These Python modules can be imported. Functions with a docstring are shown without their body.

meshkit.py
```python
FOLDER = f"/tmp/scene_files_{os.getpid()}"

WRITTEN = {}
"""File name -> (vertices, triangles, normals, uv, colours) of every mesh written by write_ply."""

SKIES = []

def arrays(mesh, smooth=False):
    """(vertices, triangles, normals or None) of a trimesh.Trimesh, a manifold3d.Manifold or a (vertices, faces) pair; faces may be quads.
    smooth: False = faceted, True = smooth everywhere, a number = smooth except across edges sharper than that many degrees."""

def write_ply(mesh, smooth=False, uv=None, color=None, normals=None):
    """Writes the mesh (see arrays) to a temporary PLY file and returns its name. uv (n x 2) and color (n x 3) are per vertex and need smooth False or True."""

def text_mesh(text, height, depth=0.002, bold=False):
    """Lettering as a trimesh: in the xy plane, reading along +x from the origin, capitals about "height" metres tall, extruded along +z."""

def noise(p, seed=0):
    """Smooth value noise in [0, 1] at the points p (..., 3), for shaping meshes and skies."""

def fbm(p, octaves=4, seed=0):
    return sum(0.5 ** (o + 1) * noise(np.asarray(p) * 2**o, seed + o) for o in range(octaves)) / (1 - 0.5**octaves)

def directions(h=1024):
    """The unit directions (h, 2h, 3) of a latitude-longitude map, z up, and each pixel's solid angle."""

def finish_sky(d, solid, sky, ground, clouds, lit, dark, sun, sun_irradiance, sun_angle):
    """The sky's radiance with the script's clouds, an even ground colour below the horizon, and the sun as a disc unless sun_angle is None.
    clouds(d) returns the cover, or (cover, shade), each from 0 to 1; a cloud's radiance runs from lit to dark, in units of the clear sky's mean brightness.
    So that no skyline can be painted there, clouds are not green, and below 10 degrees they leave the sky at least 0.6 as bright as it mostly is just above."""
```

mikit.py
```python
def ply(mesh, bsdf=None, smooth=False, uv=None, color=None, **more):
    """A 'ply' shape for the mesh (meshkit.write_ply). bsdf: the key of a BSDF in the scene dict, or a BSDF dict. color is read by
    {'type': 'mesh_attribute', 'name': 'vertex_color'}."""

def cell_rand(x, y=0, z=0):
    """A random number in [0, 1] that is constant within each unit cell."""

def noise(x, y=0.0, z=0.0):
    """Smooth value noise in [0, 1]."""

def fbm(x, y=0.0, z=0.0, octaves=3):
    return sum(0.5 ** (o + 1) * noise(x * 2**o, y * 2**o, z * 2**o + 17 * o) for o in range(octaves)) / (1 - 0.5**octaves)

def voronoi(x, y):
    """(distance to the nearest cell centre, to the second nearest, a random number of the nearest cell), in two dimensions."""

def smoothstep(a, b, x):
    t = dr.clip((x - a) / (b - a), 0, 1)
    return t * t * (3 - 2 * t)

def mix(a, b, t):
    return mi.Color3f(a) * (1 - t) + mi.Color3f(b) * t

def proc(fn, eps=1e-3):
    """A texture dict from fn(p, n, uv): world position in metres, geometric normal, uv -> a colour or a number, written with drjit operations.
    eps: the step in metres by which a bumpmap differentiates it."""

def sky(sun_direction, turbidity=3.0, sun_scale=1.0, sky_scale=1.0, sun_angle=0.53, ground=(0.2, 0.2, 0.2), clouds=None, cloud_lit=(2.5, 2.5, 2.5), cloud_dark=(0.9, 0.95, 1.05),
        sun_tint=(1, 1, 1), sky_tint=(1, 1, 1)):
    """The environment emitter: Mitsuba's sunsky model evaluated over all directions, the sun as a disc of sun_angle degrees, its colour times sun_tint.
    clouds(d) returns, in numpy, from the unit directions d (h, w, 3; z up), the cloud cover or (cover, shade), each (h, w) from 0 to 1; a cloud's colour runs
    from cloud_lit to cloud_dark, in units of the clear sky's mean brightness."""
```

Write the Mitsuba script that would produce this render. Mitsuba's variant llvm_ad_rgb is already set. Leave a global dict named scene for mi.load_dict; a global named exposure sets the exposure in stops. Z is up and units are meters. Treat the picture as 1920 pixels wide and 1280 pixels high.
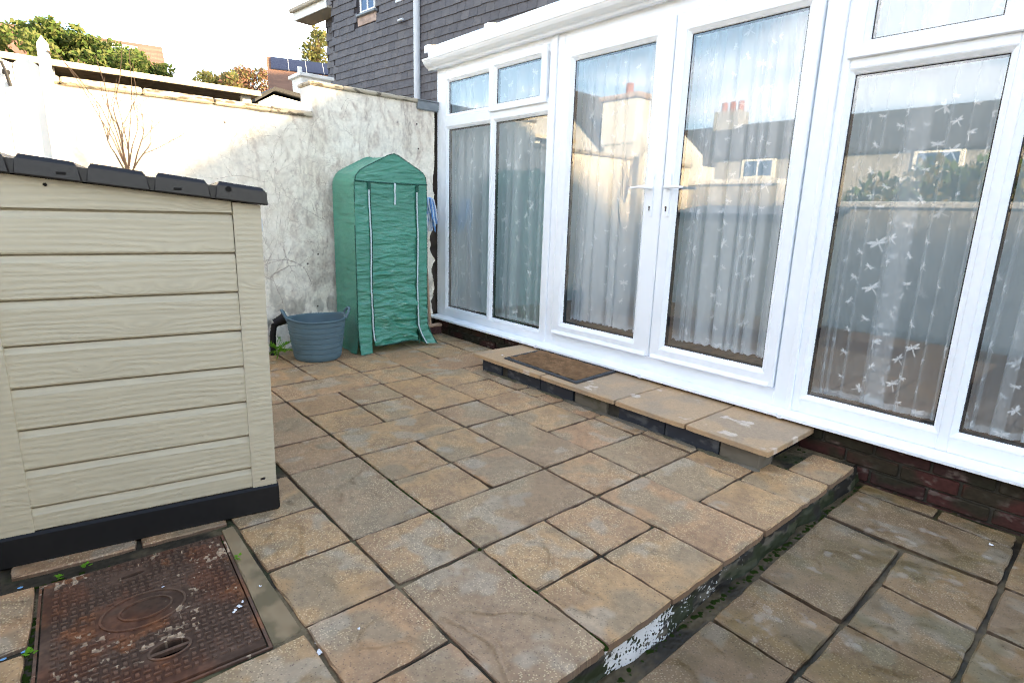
import math, random
import numpy as np
import trimesh
import drjit as dr
import mitsuba as mi
import meshkit
import mikit
from mikit import proc, noise, fbm, voronoi, cell_rand, smoothstep, mix
from shapely.geometry import Polygon
from shapely import affinity

T = mi.ScalarTransform4f
scene, labels = {}, {}
rng = np.random.default_rng(7)
random.seed(7)

# ------------------------------------------------------------------ camera, sky, exposure
YAW, PITCH, ROLL, F_PX = 0.7167, 0.2246, 0.0307, 1057.0
_cy, _sy, _cp, _sp = math.cos(YAW), math.sin(YAW), math.cos(PITCH), math.sin(PITCH)
_fwd = np.array([_sy * _cp, _cy * _cp, -_sp])
_right = np.array([_cy, -_sy, 0.0])
_up = np.cross(_right, _fwd)
_up = math.cos(ROLL) * _up - math.sin(ROLL) * _right
EYE = np.array([0.0, 0.0, 1.13])
scene['camera'] = {'type': 'perspective', 'fov': math.degrees(2 * math.atan(960 / F_PX)), 'fov_axis': 'x', 'near_clip': 0.05, 'far_clip': 600.0,
                   'to_world': T().look_at(origin=EYE.tolist(), target=(EYE + _fwd).tolist(), up=_up.tolist())}
SUN = (0.55, -0.81, 0.28)


def sky_clouds(d):
    q = d / np.maximum(d[..., 2:3], 0.06)
    n = meshkit.fbm(np.stack([q[..., 0] * 0.55 + 3.1, q[..., 1] * 0.55 + 7.7, q[..., 2] * 0], -1), 5, 3)
    m = meshkit.fbm(np.stack([q[..., 0] * 1.3 + 9.1, q[..., 1] * 1.3 + 1.7, q[..., 2] * 0], -1), 4, 8)
    cover = 0.06 + 0.88 * np.clip((n - 0.44) / 0.20, 0, 1)
    return cover, np.clip((m - 0.45) * 0.8, 0, 0.35)


scene['sky_light'] = mikit.sky(SUN, turbidity=3.5, sun_scale=1.0, sun_angle=6.0, sun_tint=(0.92, 1.0, 1.16), sky_tint=(0.95, 1.0, 1.08), clouds=sky_clouds, cloud_lit=(2.9, 2.95, 3.05), cloud_dark=(1.9, 2.0, 2.2))
exposure = 4.3


# ------------------------------------------------------------------ helpers
_count = {}


def num(name):
    n = _count.get(name, 0)
    _count[name] = n + 1
    return name if n == 0 else f'{name}_{n:03d}'


def add(name, mesh, mat, smooth=False, uv=None, parent=None):
    key = num((parent + '__' if parent else '') + name)
    scene[key] = mikit.ply(mesh, mat, smooth=smooth, uv=uv)
    return key


def thing(name, label, cat, group=None, kind=None):
    key = num(name)
    labels[key] = {'label': label, 'category': cat}
    if group:
        labels[key]['group'] = group
    if kind:
        labels[key]['kind'] = kind
    return key


def tm(v, f):
    f = np.asarray(f, int)
    if f.shape[1] == 4:
        f = np.vstack([f[:, [0, 1, 2]], f[:, [0, 2, 3]]])
    return trimesh.Trimesh(np.asarray(v, float), f, process=False)


def cat(ms):
    return trimesh.util.concatenate(list(ms))


def rbox(x0, x1, y0, y1, z0, z1, b=0.004):
    """a box with chamfered edges"""
    b = min(b, 0.45 * min(abs(x1 - x0), abs(y1 - y0), abs(z1 - z0)))
    p = []
    for sx, x in ((1, x0), (-1, x1)):
        for sy, y in ((1, y0), (-1, y1)):
            for sz, z in ((1, z0), (-1, z1)):
                p += [(x, y + sy * b, z + sz * b), (x + sx * b, y, z + sz * b), (x + sx * b, y + sy * b, z)]
    return trimesh.Trimesh(np.array(p)).convex_hull


def box(x0, x1, y0, y1, z0, z1):
    return trimesh.creation.box(bounds=[[x0, y0, z0], [x1, y1, z1]])


def loops(rings):
    """rings of rectangles (y0, y1, z0, z1, x), joined one to the next: mitred frames"""
    v, f = [], []
    for y0, y1, z0, z1, x in rings:
        v += [(x, y0, z0), (x, y1, z0), (x, y1, z1), (x, y0, z1)]
    for k in range(len(rings) - 1):
        for i in range(4):
            j = (i + 1) % 4
            f.append([4 * k + i, 4 * k + j, 4 * k + 4 + j, 4 * k + 4 + i])
    return tm(v, f)


def prism(poly, axis, a, b):
    """closed polygon [(u, w)] extruded along an axis: 'y' -> (u=x, w=z), 'x' -> (u=y, w=z), 'z' -> (u=x, w=y)"""
    n = len(poly)
    put = {'y': lambda u, w, t: (u, t, w), 'x': lambda u, w, t: (t, u, w), 'z': lambda u, w, t: (u, w, t)}[axis]
    v = [put(u, w, a) for u, w in poly] + [put(u, w, b) for u, w in poly]
    f = [[i, (i + 1) % n, n + (i + 1) % n, n + i] for i in range(n)]
    m = tm(v, f)
    tri = trimesh.creation.triangulate_polygon(Polygon(poly), engine='earcut')
    cv, cf = np.asarray(tri[0]), np.asarray(tri[1])
    caps = [trimesh.Trimesh(np.array([put(u, w, t) for u, w in cv]), cf, process=False) for t in (a, b)]
    return cat([m] + caps)


def tube(path, radii, sides=8, cap=True):
    p = np.asarray(path, float)
    r = np.broadcast_to(np.asarray(radii, float), len(p))
    t = np.gradient(p, axis=0)
    t /= np.linalg.norm(t, axis=1, keepdims=True) + 1e-12
    ref = np.array([0.0, 0.0, 1.0]) if abs(t[:, 2]).mean() < 0.8 else np.array([1.0, 0.0, 0.0])
    a = np.cross(t, ref)
    a /= np.linalg.norm(a, axis=1, keepdims=True) + 1e-12
    b = np.cross(t, a)
    an = np.arange(sides) * 2 * np.pi / sides
    v = (p[:, None] + r[:, None, None] * (np.cos(an)[None, :, None] * a[:, None] + np.sin(an)[None, :, None] * b[:, None])).reshape(-1, 3)
    f = []
    for k in range(len(p) - 1):
        for i in range(sides):
            j = (i + 1) % sides
            f.append([k * sides + i, k * sides + j, (k + 1) * sides + j, (k + 1) * sides + i])
    m = tm(v, f)
    if cap:
        n = len(v)
        vv = np.vstack([m.vertices, p[:1], p[-1:]])
        ff = np.vstack([m.faces, [[n, (i + 1) % sides, i] for i in range(sides)], [[n + 1, n - sides + i, n - sides + (i + 1) % sides] for i in range(sides)]])
        m = trimesh.Trimesh(vv, ff, process=False)
    return m


def grid(fn, nu, nv):
    """a sheet: fn(u, v) -> (n, 3) for u, v in 0..1; returns mesh, uv"""
    u, v = np.meshgrid(np.linspace(0, 1, nu + 1), np.linspace(0, 1, nv + 1), indexing='ij')
    p = fn(u.ravel(), v.ravel())
    i = np.arange(nu)[:, None] * (nv + 1) + np.arange(nv)[None]
    i = i.ravel()
    f = np.stack([i, i + nv + 1, i + nv + 2, i + 1], 1)
    return tm(p, f), np.stack([u.ravel(), v.ravel()], 1)


def nz(x, y=0.0, z=0.0, s=0, o=3):
    x, y, z = np.broadcast_arrays(np.asarray(x, float), y, z)
    return meshkit.fbm(np.stack([x, y, z], -1), o, s) - 0.5


def quad_slab(c, z, thick, joint=0.009, jit=0.0022, seed=0, bevel=0.005, per=7, tilt=0.0015):
    """a paving slab over four corners (counter-clockwise): uneven arrises, chamfer, slight tilt. Returns mesh, uv (one random pair per slab)."""
    r = np.random.default_rng(seed)
    c = np.asarray(c, float)
    g = Polygon(c).buffer(-joint / 2, join_style=2)
    c = np.asarray(g.exterior.coords)[:-1]
    if Polygon(c).exterior.is_ccw is False:
        c = c[::-1]
    pts = []
    for i in range(4):
        a, b = c[i], c[(i + 1) % 4]
        for k in range(per):
            pts.append(a + (b - a) * k / per)
    pts = np.array(pts)
    cen = pts.mean(0)
    n = len(pts)
    d = (pts - cen)
    d /= np.linalg.norm(d, axis=1, keepdims=True)
    out = pts - d * (np.abs(r.normal(0, jit, n))[:, None])
    out[::per] -= d[::per] * 0.004
    inn = out - d * (bevel * r.uniform(0.7, 1.5, n))[:, None]
    low = out + d * 0.001
    tz = lambda q: z + (q - cen) @ r.normal(0, tilt / 0.15, 2) * 0.15 / 0.15
    t2 = r.normal(0, tilt / 0.2, 2)
    dz = r.normal(0, 0.001)
    h = lambda q: z + dz + (q - cen) @ t2
    v = np.vstack([np.c_[low, np.full(n, z - thick)], np.c_[out, h(out) - bevel * 0.8 + r.normal(0, 0.0008, n)], np.c_[inn, h(inn)], [[cen[0], cen[1], h(cen[None])[0]]]])
    f = []
    for i in range(n):
        j = (i + 1) % n
        for k in (0, 1):
            f += [[k * n + i, k * n + j, (k + 1) * n + j], [k * n + i, (k + 1) * n + j, (k + 1) * n + i]]
        f.append([2 * n + i, 2 * n + j, 3 * n])
    uv = np.tile(r.uniform(0.02, 0.98, 2), (len(v), 1))
    return trimesh.Trimesh(v, np.array(f), process=False), uv


# ------------------------------------------------------------------ materials
def principled(color, rough=0.6, spec=0.5, **more):
    return {'type': 'principled', 'base_color': color if isinstance(color, dict) else {'type': 'rgb', 'value': list(color)}, 'roughness': rough, 'specular': spec, **more}


def mat(key, color, rough=0.6, spec=0.5, bump=None, eps=1e-3, **more):
    if callable(color):
        color = proc(color)
    if callable(rough):
        rough = proc(rough)
    b = principled(color, rough, spec, **more)
    if bump is not None:
        b = {'type': 'bumpmap', 'arbitrary': proc(bump, eps), 'scale': 1.0, 'bsdf': b}
    scene[key] = {'type': 'twosided', 'bsdf': b}
    return key


def c3(*v):
    return mi.Color3f(*v)


# -- stone paving
def slab_color(p, n, uv):
    a, b = uv.x, uv.y
    tan, pink, grey = c3(0.425, 0.260, 0.126), c3(0.395, 0.226, 0.120), c3(0.300, 0.220, 0.136)
    base = mix(mix(tan, pink, smoothstep(0.45, 0.9, a)), grey, smoothstep(0.62, 0.95, b) * 0.7)
    ox = a * 37.0
    big = fbm(p.x * 5.5 + ox, p.y * 5.5 + b * 23.0, 0.0, 3)
    base = mix(base, grey * 0.92, smoothstep(0.50, 0.68, big) * 0.75)
    base = mix(base, c3(0.275, 0.168, 0.096), smoothstep(0.52, 0.33, big) * 0.55)
    pale = fbm(p.x * 9.0 + 5.1 + ox, p.y * 9.0, 3.0, 3)
    base = mix(base, c3(0.38, 0.315, 0.235), smoothstep(0.60, 0.74, pale) * 0.55)
    base = base * (0.78 + 0.44 * fbm(p.x * 60.0, p.y * 60.0, p.z * 60.0, 3))
    f1, f2, w = voronoi(p.x * 150.0, p.y * 150.0)
    patch = smoothstep(0.40, 0.62, fbm(p.x * 6.0 + 9.0, p.y * 6.0 + ox, 0.0, 2) + (a - 0.5) * 0.15)
    speck = smoothstep(0.42, 0.22, f1) * smoothstep(0.62, 0.72, w) * (0.22 + 0.78 * patch)
    base = mix(base, c3(0.70, 0.55, 0.34), speck * 0.62)
    dark = smoothstep(0.40, 0.2, f1) * smoothstep(0.16, 0.08, w)
    base = mix(base, c3(0.10, 0.075, 0.05), dark * 0.6)
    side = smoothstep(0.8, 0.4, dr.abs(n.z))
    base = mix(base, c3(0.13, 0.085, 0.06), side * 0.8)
    return base


def slab_bump(p, n, uv):
    o = uv.x * 31.0
    w = fbm(p.x * 4.0 + o, p.y * 4.0, 0.0, 2) * 2.2
    riven = dr.abs(noise(p.x * 7.0 + w + o, p.y * 9.0 + w, uv.y * 9.0) - 0.5)
    return 0.0026 * smoothstep(0.0, 0.12, riven) + 0.006 * fbm(p.x * 22.0 + o, p.y * 22.0, 0.0, 3) + 0.0016 * noise(p.x * 150.0, p.y * 150.0, 1.0)


def slab_rough(p, n, uv):
    return 0.30 + 0.40 * fbm(p.x * 8.0 + uv.x * 11.0, p.y * 8.0, 0.0, 2)


mat('m_paving', slab_color, slab_rough, 0.4, slab_bump, 2e-3)


def lower_color(p, n, uv):
    g = slab_color(p, n, uv)
    green = smoothstep(0.42, 0.66, fbm(p.x * 7.0 + 3.0, p.y * 7.0, 0.0, 3))
    algae = mix(g * c3(0.48, 0.49, 0.48), g * c3(0.37, 0.385, 0.31), green)
    white = smoothstep(0.68, 0.84, fbm(p.x * 14.0, p.y * 14.0 + uv.x * 9.0, 0.0, 4))
    return mix(algae, c3(0.36, 0.33, 0.29), white * 0.35)


mat('m_paving_damp', lower_color, slab_rough, 0.4, slab_bump, 2e-3)


def bed_color(p, n, uv):
    a = fbm(p.x * 9.0, p.y * 9.0, p.z * 9.0, 3)
    base = mix(c3(0.036, 0.029, 0.019), c3(0.17, 0.128, 0.074), smoothstep(0.42, 0.66, a))
    m = smoothstep(0.58, 0.72, fbm(p.x * 4.0 + 7.0, p.y * 4.0 + 2.0, 0.0, 3))
    base = mix(base, c3(0.045, 0.058, 0.020), m * 0.5)
    return base * (0.6 + 0.8 * fbm(p.x * 90.0, p.y * 90.0, p.z * 90.0, 2))


mat('m_bed_wet', lambda p, n, uv: bed_color(p, n, uv) * c3(0.50, 0.48, 0.42), 0.5, 0.4, lambda p, n, uv: 0.008 * fbm(p.x * 60.0, p.y * 60.0, p.z * 60.0, 3))
mat('m_bed', bed_color, 0.85, 0.3, lambda p, n, uv: 0.006 * fbm(p.x * 60.0, p.y * 60.0, p.z * 60.0, 3))


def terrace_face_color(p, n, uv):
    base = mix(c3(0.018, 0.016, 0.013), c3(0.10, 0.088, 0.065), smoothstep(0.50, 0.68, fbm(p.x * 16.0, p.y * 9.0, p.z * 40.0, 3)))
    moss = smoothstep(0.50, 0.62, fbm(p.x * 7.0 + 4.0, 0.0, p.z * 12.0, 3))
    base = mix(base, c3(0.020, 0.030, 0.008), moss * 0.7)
    where = smoothstep(1.055, 1.075, p.x) * (0.28 + 0.72 * smoothstep(1.42, 1.24, p.x)) * smoothstep(1.9, 1.5, p.x)
    paint = smoothstep(0.475, 0.50, 0.30 * where + 0.30 * fbm(p.x * 22.0, 3.0, p.z * 26.0, 2) - 0.15 + 0.55 * fbm(p.x * 110.0 + p.z * 60.0, 3.0, p.z * 150.0 - p.x * 60.0, 3) - 0.012) * smoothstep(0.0, 0.1, where)
    return mix(base, c3(0.58, 0.575, 0.56), paint)


mat('m_terrace_face', terrace_face_color, 0.6, 0.4, lambda p, n, uv: 0.016 * fbm(p.x * 26.0, p.y * 26.0, p.z * 40.0, 4))
mat('m_step_stone', lambda p, n, uv: mix(mix(c3(0.40, 0.265, 0.150), c3(0.33, 0.235, 0.150), smoothstep(0.4, 0.65, fbm(p.x * 6.0, p.y * 6.0 + uv.x * 20.0, 0.0, 3))), c3(0.56, 0.47, 0.38), smoothstep(0.66, 0.76, fbm(p.x * 10.0 + 3.0, p.y * 8.0 + 2.0, 0.0, 4)) * 0.8) * (0.86 + 0.28 * fbm(p.x * 120.0, p.y * 120.0, p.z * 120.0, 2)),
    0.5, 0.4, lambda p, n, uv: 0.0025 * fbm(p.x * 30.0, p.y * 30.0, p.z * 30.0, 3))
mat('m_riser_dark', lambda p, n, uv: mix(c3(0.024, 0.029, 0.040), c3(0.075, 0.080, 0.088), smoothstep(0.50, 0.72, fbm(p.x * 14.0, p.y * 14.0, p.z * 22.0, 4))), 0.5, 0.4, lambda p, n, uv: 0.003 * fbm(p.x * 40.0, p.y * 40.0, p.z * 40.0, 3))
mat('m_concrete', lambda p, n, uv: mix(mix(c3(0.105, 0.088, 0.066), c3(0.17, 0.150, 0.118), fbm(p.x * 18.0, p.y * 18.0, p.z * 18.0, 3)), c3(0.065, 0.062, 0.034), smoothstep(0.52, 0.68, fbm(p.x * 9.0 + 2.0, p.y * 9.0, p.z * 9.0, 4)) * 0.8), 0.8, 0.3,
    lambda p, n, uv: 0.006 * fbm(p.x * 50.0, p.y * 50.0, p.z * 50.0, 3))


mat('m_mortar_band', lambda p, n, uv: mix(mix(c3(0.25, 0.175, 0.098), c3(0.31, 0.235, 0.145), fbm(p.x * 18.0, p.y * 18.0, 0.0, 3)), c3(0.115, 0.095, 0.052), smoothstep(0.50, 0.70, fbm(p.x * 11.0 + 2.0, p.y * 9.0, 0.0, 4)) * 0.7), 0.85, 0.3, lambda p, n, uv: 0.008 * fbm(p.x * 50.0, p.y * 50.0, 0.0, 3))


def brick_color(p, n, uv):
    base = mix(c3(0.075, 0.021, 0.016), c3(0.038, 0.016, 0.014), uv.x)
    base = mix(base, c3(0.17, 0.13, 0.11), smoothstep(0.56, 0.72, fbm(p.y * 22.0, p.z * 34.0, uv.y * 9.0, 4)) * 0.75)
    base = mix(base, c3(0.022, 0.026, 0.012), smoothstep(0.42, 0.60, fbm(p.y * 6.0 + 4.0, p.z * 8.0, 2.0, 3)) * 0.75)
    return base * (0.5 + 0.5 * fbm(p.x * 80.0, p.y * 80.0, p.z * 80.0, 2))  # brick colours darkened for the shadow below the sill, besides the moss


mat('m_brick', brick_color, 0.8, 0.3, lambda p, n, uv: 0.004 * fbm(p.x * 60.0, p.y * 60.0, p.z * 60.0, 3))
mat('m_mortar', lambda p, n, uv: c3(0.055, 0.050, 0.040) * (0.5 + fbm(p.x * 40.0, p.y * 40.0, p.z * 40.0, 3)), 0.9, 0.2)


# -- rendered wall: cream masonry paint with the brown marks of a dead creeper and grey weathering
def wall_color(p, n, uv):
    u, z = p.x, p.z
    base = mix(c3(0.86, 0.79, 0.665), c3(0.84, 0.785, 0.69), fbm(u * 2.2, z * 2.2, 0.0, 3))
    dens = smoothstep(0.7, 1.9, u)
    w1, w2 = fbm(u * 3.0 + 5.0, z * 3.0, 0.0, 3) - 0.5, fbm(u * 3.0, z * 3.0 + 9.0, 0.0, 3) - 0.5
    blot = 0.55 * fbm(u * 7.5 + w1 * 5.0, z * 3.0 + w2 * 4.0, 0.0, 4) + 0.45 * fbm(u * 26.0 + w1 * 9.0, z * 13.0, 2.0, 3)
    base = mix(base, c3(0.45, 0.355, 0.285), smoothstep(0.44, 0.70, blot) * (0.10 + 0.48 * dens) * (0.45 + 0.9 * noise(u * 75.0, z * 55.0, 8.0)))
    streak = 0.6 * fbm(u * 17.0 + w1 * 3.0, z * 1.6, 3.0, 4) + 0.4 * fbm(u * 40.0 + w1 * 6.0, z * 14.0, 6.0, 3)
    base = mix(base, c3(0.34, 0.265, 0.21), smoothstep(0.48, 0.74, streak) * (0.06 + 0.48 * dens) * (0.4 + noise(u * 110.0, z * 60.0, 9.0)))
    dirt = smoothstep(0.52, 0.66, fbm(u * 12.0, z * 9.0, 7.0, 4)) * smoothstep(0.9, 0.0, z)
    base = mix(base, c3(0.20, 0.18, 0.145), dirt * 0.75)
    f1, f2, w = voronoi(u * 5.0, z * 5.0)
    hole = smoothstep(0.05, 0.03, f1) * smoothstep(0.80, 0.84, w)
    base = mix(base, c3(0.05, 0.035, 0.03), hole)
    return base * (0.86 + 0.28 * fbm(u * 60.0, z * 60.0, 1.0, 2))


mat('m_render', wall_color, 0.85, 0.25, lambda p, n, uv: 0.011 * fbm(p.x * 14.0, p.y * 14.0, p.z * 14.0, 4) + 0.003 * noise(p.x * 120.0, 0.0, p.z * 120.0))
mat('m_grey_render', lambda p, n, uv: c3(0.36, 0.355, 0.345) * (0.7 + 0.6 * fbm(p.x * 2.0, p.y * 2.0, p.z * 2.0, 4)), 0.9, 0.2)
mat('m_stem', lambda p, n, uv: mix(c3(0.34, 0.26, 0.20), c3(0.62, 0.55, 0.45), smoothstep(0.42, 0.60, fbm(p.x * 9.0, 0.0, p.z * 9.0, 3))), 0.9, 0.2)
mat('m_white_render', lambda p, n, uv: c3(0.72, 0.70, 0.66) * (0.85 + 0.3 * fbm(p.x * 4.0, p.y * 4.0, p.z * 4.0, 4)), 0.85, 0.25)
mat('m_opposite_render', lambda p, n, uv: mix(c3(0.50, 0.475, 0.43), c3(0.36, 0.335, 0.295), smoothstep(0.4, 0.7, fbm(p.y * 5.0, p.z * 5.0, 0.0, 4))), 0.85, 0.25)
mat('m_coping', lambda p, n, uv: mix(mix(c3(0.36, 0.31, 0.23), c3(0.52, 0.46, 0.36), fbm(p.x * 12.0, p.y * 12.0, p.z * 12.0, 3)), c3(0.055, 0.045, 0.035), smoothstep(0.52, 0.64, fbm(p.x * 20.0, p.y * 30.0, p.z * 40.0, 4)) * 0.8), 0.85, 0.3,
    lambda p, n, uv: 0.008 * fbm(p.x * 40.0, p.y * 40.0, p.z * 40.0, 3))
mat('m_dark_stone', lambda p, n, uv: c3(0.06, 0.05, 0.042) * (0.4 + 1.2 * fbm(p.x * 20.0, p.y * 20.0, p.z * 14.0, 3)), 0.9, 0.2, lambda p, n, uv: 0.02 * fbm(p.x * 18.0, p.y * 18.0, p.z * 14.0, 3))

# -- plastics, glass
mat('m_upvc', lambda p, n, uv: c3(0.79, 0.82, 0.86) * (0.965 + 0.05 * fbm(p.x * 5.0, p.y * 5.0, p.z * 5.0, 3)), 0.32, 0.5)
mat('m_seal', (0.02, 0.02, 0.022), 0.6, 0.3)
scene['m_glass'] = {'type': 'thindielectric', 'int_ior': 1.95}
mat('m_keyhole', (0.03, 0.027, 0.022), 0.5, 0.5)


def grain(p):
    s = p.x * 0.9855 - p.y * 0.1698
    row = dr.floor(p.z / 0.1305)
    o = row * 3.7
    kx = dr.floor(s / 0.24 + row * 0.37)
    kc = (kx + 0.2 + 0.6 * cell_rand(kx, row, 5.0) - row * 0.37) * 0.24
    kz = (row + 0.35 + 0.35 * cell_rand(kx, row, 6.0)) * 0.1305
    dx, dz = (s - kc) / 0.055, (p.z - kz) / 0.018
    knot = dr.exp(-(dx * dx + dz * dz)) * smoothstep(0.45, 0.6, cell_rand(kx, row, 8.0))
    q = p.z * 330.0 + 13.0 * fbm(s * 4.0 + o, p.z * 10.0, o, 3) + knot * 14.0
    return dr.sin(q) * 0.5 + 0.5, knot, noise(s * 14.0 + o, p.z * 420.0, 2.0)


def shed_color(p, n, uv):
    g, k, fine = grain(p)
    base = c3(0.505, 0.450, 0.330) * (0.93 + 0.07 * g + 0.06 * fine)
    return base * (0.93 + 0.13 * fbm(p.x * 3.0, p.y * 3.0, p.z * 3.0, 3))


def shed_bump(p, n, uv):
    g, k, fine = grain(p)
    return 0.0010 * g + 0.0004 * fine + 0.0014 * k


mat('m_shed', shed_color, 0.5, 0.4, shed_bump, 1.5e-3)
mat('m_lid', lambda p, n, uv: c3(0.011, 0.009, 0.009) * (0.75 + 0.5 * fbm(p.x * 16.0, p.y * 16.0, p.z * 16.0, 3)), 0.42, 0.5, lambda p, n, uv: 0.0002 * noise(p.x * 300.0, p.y * 300.0, p.z * 300.0))
mat('m_black_plastic', lambda p, n, uv: c3(0.006, 0.006, 0.0075) * (0.7 + 0.6 * fbm(p.x * 9.0, p.y * 9.0, p.z * 9.0, 3)), 0.55, 0.35)
mat('m_tub', lambda p, n, uv: c3(0.095, 0.155, 0.190) * (0.85 + 0.3 * fbm(p.x * 12.0, p.y * 12.0, p.z * 12.0, 3)), 0.5, 0.4)
mat('m_soil', lambda p, n, uv: c3(0.03, 0.024, 0.02) * (0.5 + fbm(p.x * 60.0, p.y * 60.0, 0.0, 3)), 0.8, 0.3)


def rust_color(p, n, uv):
    a = fbm(p.x * 9.0, p.y * 9.0, 0.0, 4)
    base = mix(c3(0.112, 0.066, 0.045), c3(0.140, 0.062, 0.036), smoothstep(0.40, 0.62, a))
    base = mix(base, c3(0.24, 0.095, 0.040), smoothstep(0.58, 0.72, fbm(p.x * 13.0 + 3.0, p.y * 13.0, 0.0, 4)) * 0.7)
    up = smoothstep(1.62, 1.98, p.y) * 0.05 + smoothstep(0.30, 0.42, p.x) * smoothstep(1.75, 1.95, p.y) * 0.09
    paint = smoothstep(0.70, 0.75, fbm(p.x * 9.0 + 8.0, p.y * 9.0 + 1.0, 0.0, 2) * 0.42 + 0.58 * fbm(p.x * 75.0, p.y * 75.0, 3.0, 2) + up)
    base = mix(base, c3(0.50, 0.37, 0.255), paint * 0.85)
    return base * (0.68 + 0.64 * fbm(p.x * 90.0, p.y * 90.0, 0.0, 2))


mat('m_rust', rust_color, 0.6, 0.4, lambda p, n, uv: 0.0022 * fbm(p.x * 110.0, p.y * 110.0, 0.0, 3))
mat('m_rust_dirt', lambda p, n, uv: rust_color(p, n, uv) * mix(c3(0.60, 0.58, 0.56), c3(0.95, 0.95, 0.95), smoothstep(0.45, 0.65, fbm(p.x * 14.0, p.y * 14.0, 5.0, 3))), 0.75, 0.3)
mat('m_pit', (0.012, 0.011, 0.010), 0.8, 0.2)
mat('m_rubber', lambda p, n, uv: c3(0.035, 0.036, 0.040) * (0.7 + 0.6 * fbm(p.x * 30.0, p.y * 30.0, 0.0, 2)), 0.6, 0.35)
mat('m_coir', lambda p, n, uv: mix(c3(0.09, 0.048, 0.024), c3(0.28, 0.165, 0.088), fbm(p.x * 110.0, p.y * 110.0, p.z * 90.0, 3)) * (0.88 + 0.24 * smoothstep(0.4, 0.6, noise(p.x * 26.0, p.y * 26.0, 0.0))), 0.95, 0.1, lambda p, n, uv: 0.012 * fbm(p.x * 120.0, p.y * 120.0, 0.0, 2) + 0.01 * noise(p.x * 20.0, p.y * 20.0, 0.0))

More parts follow.
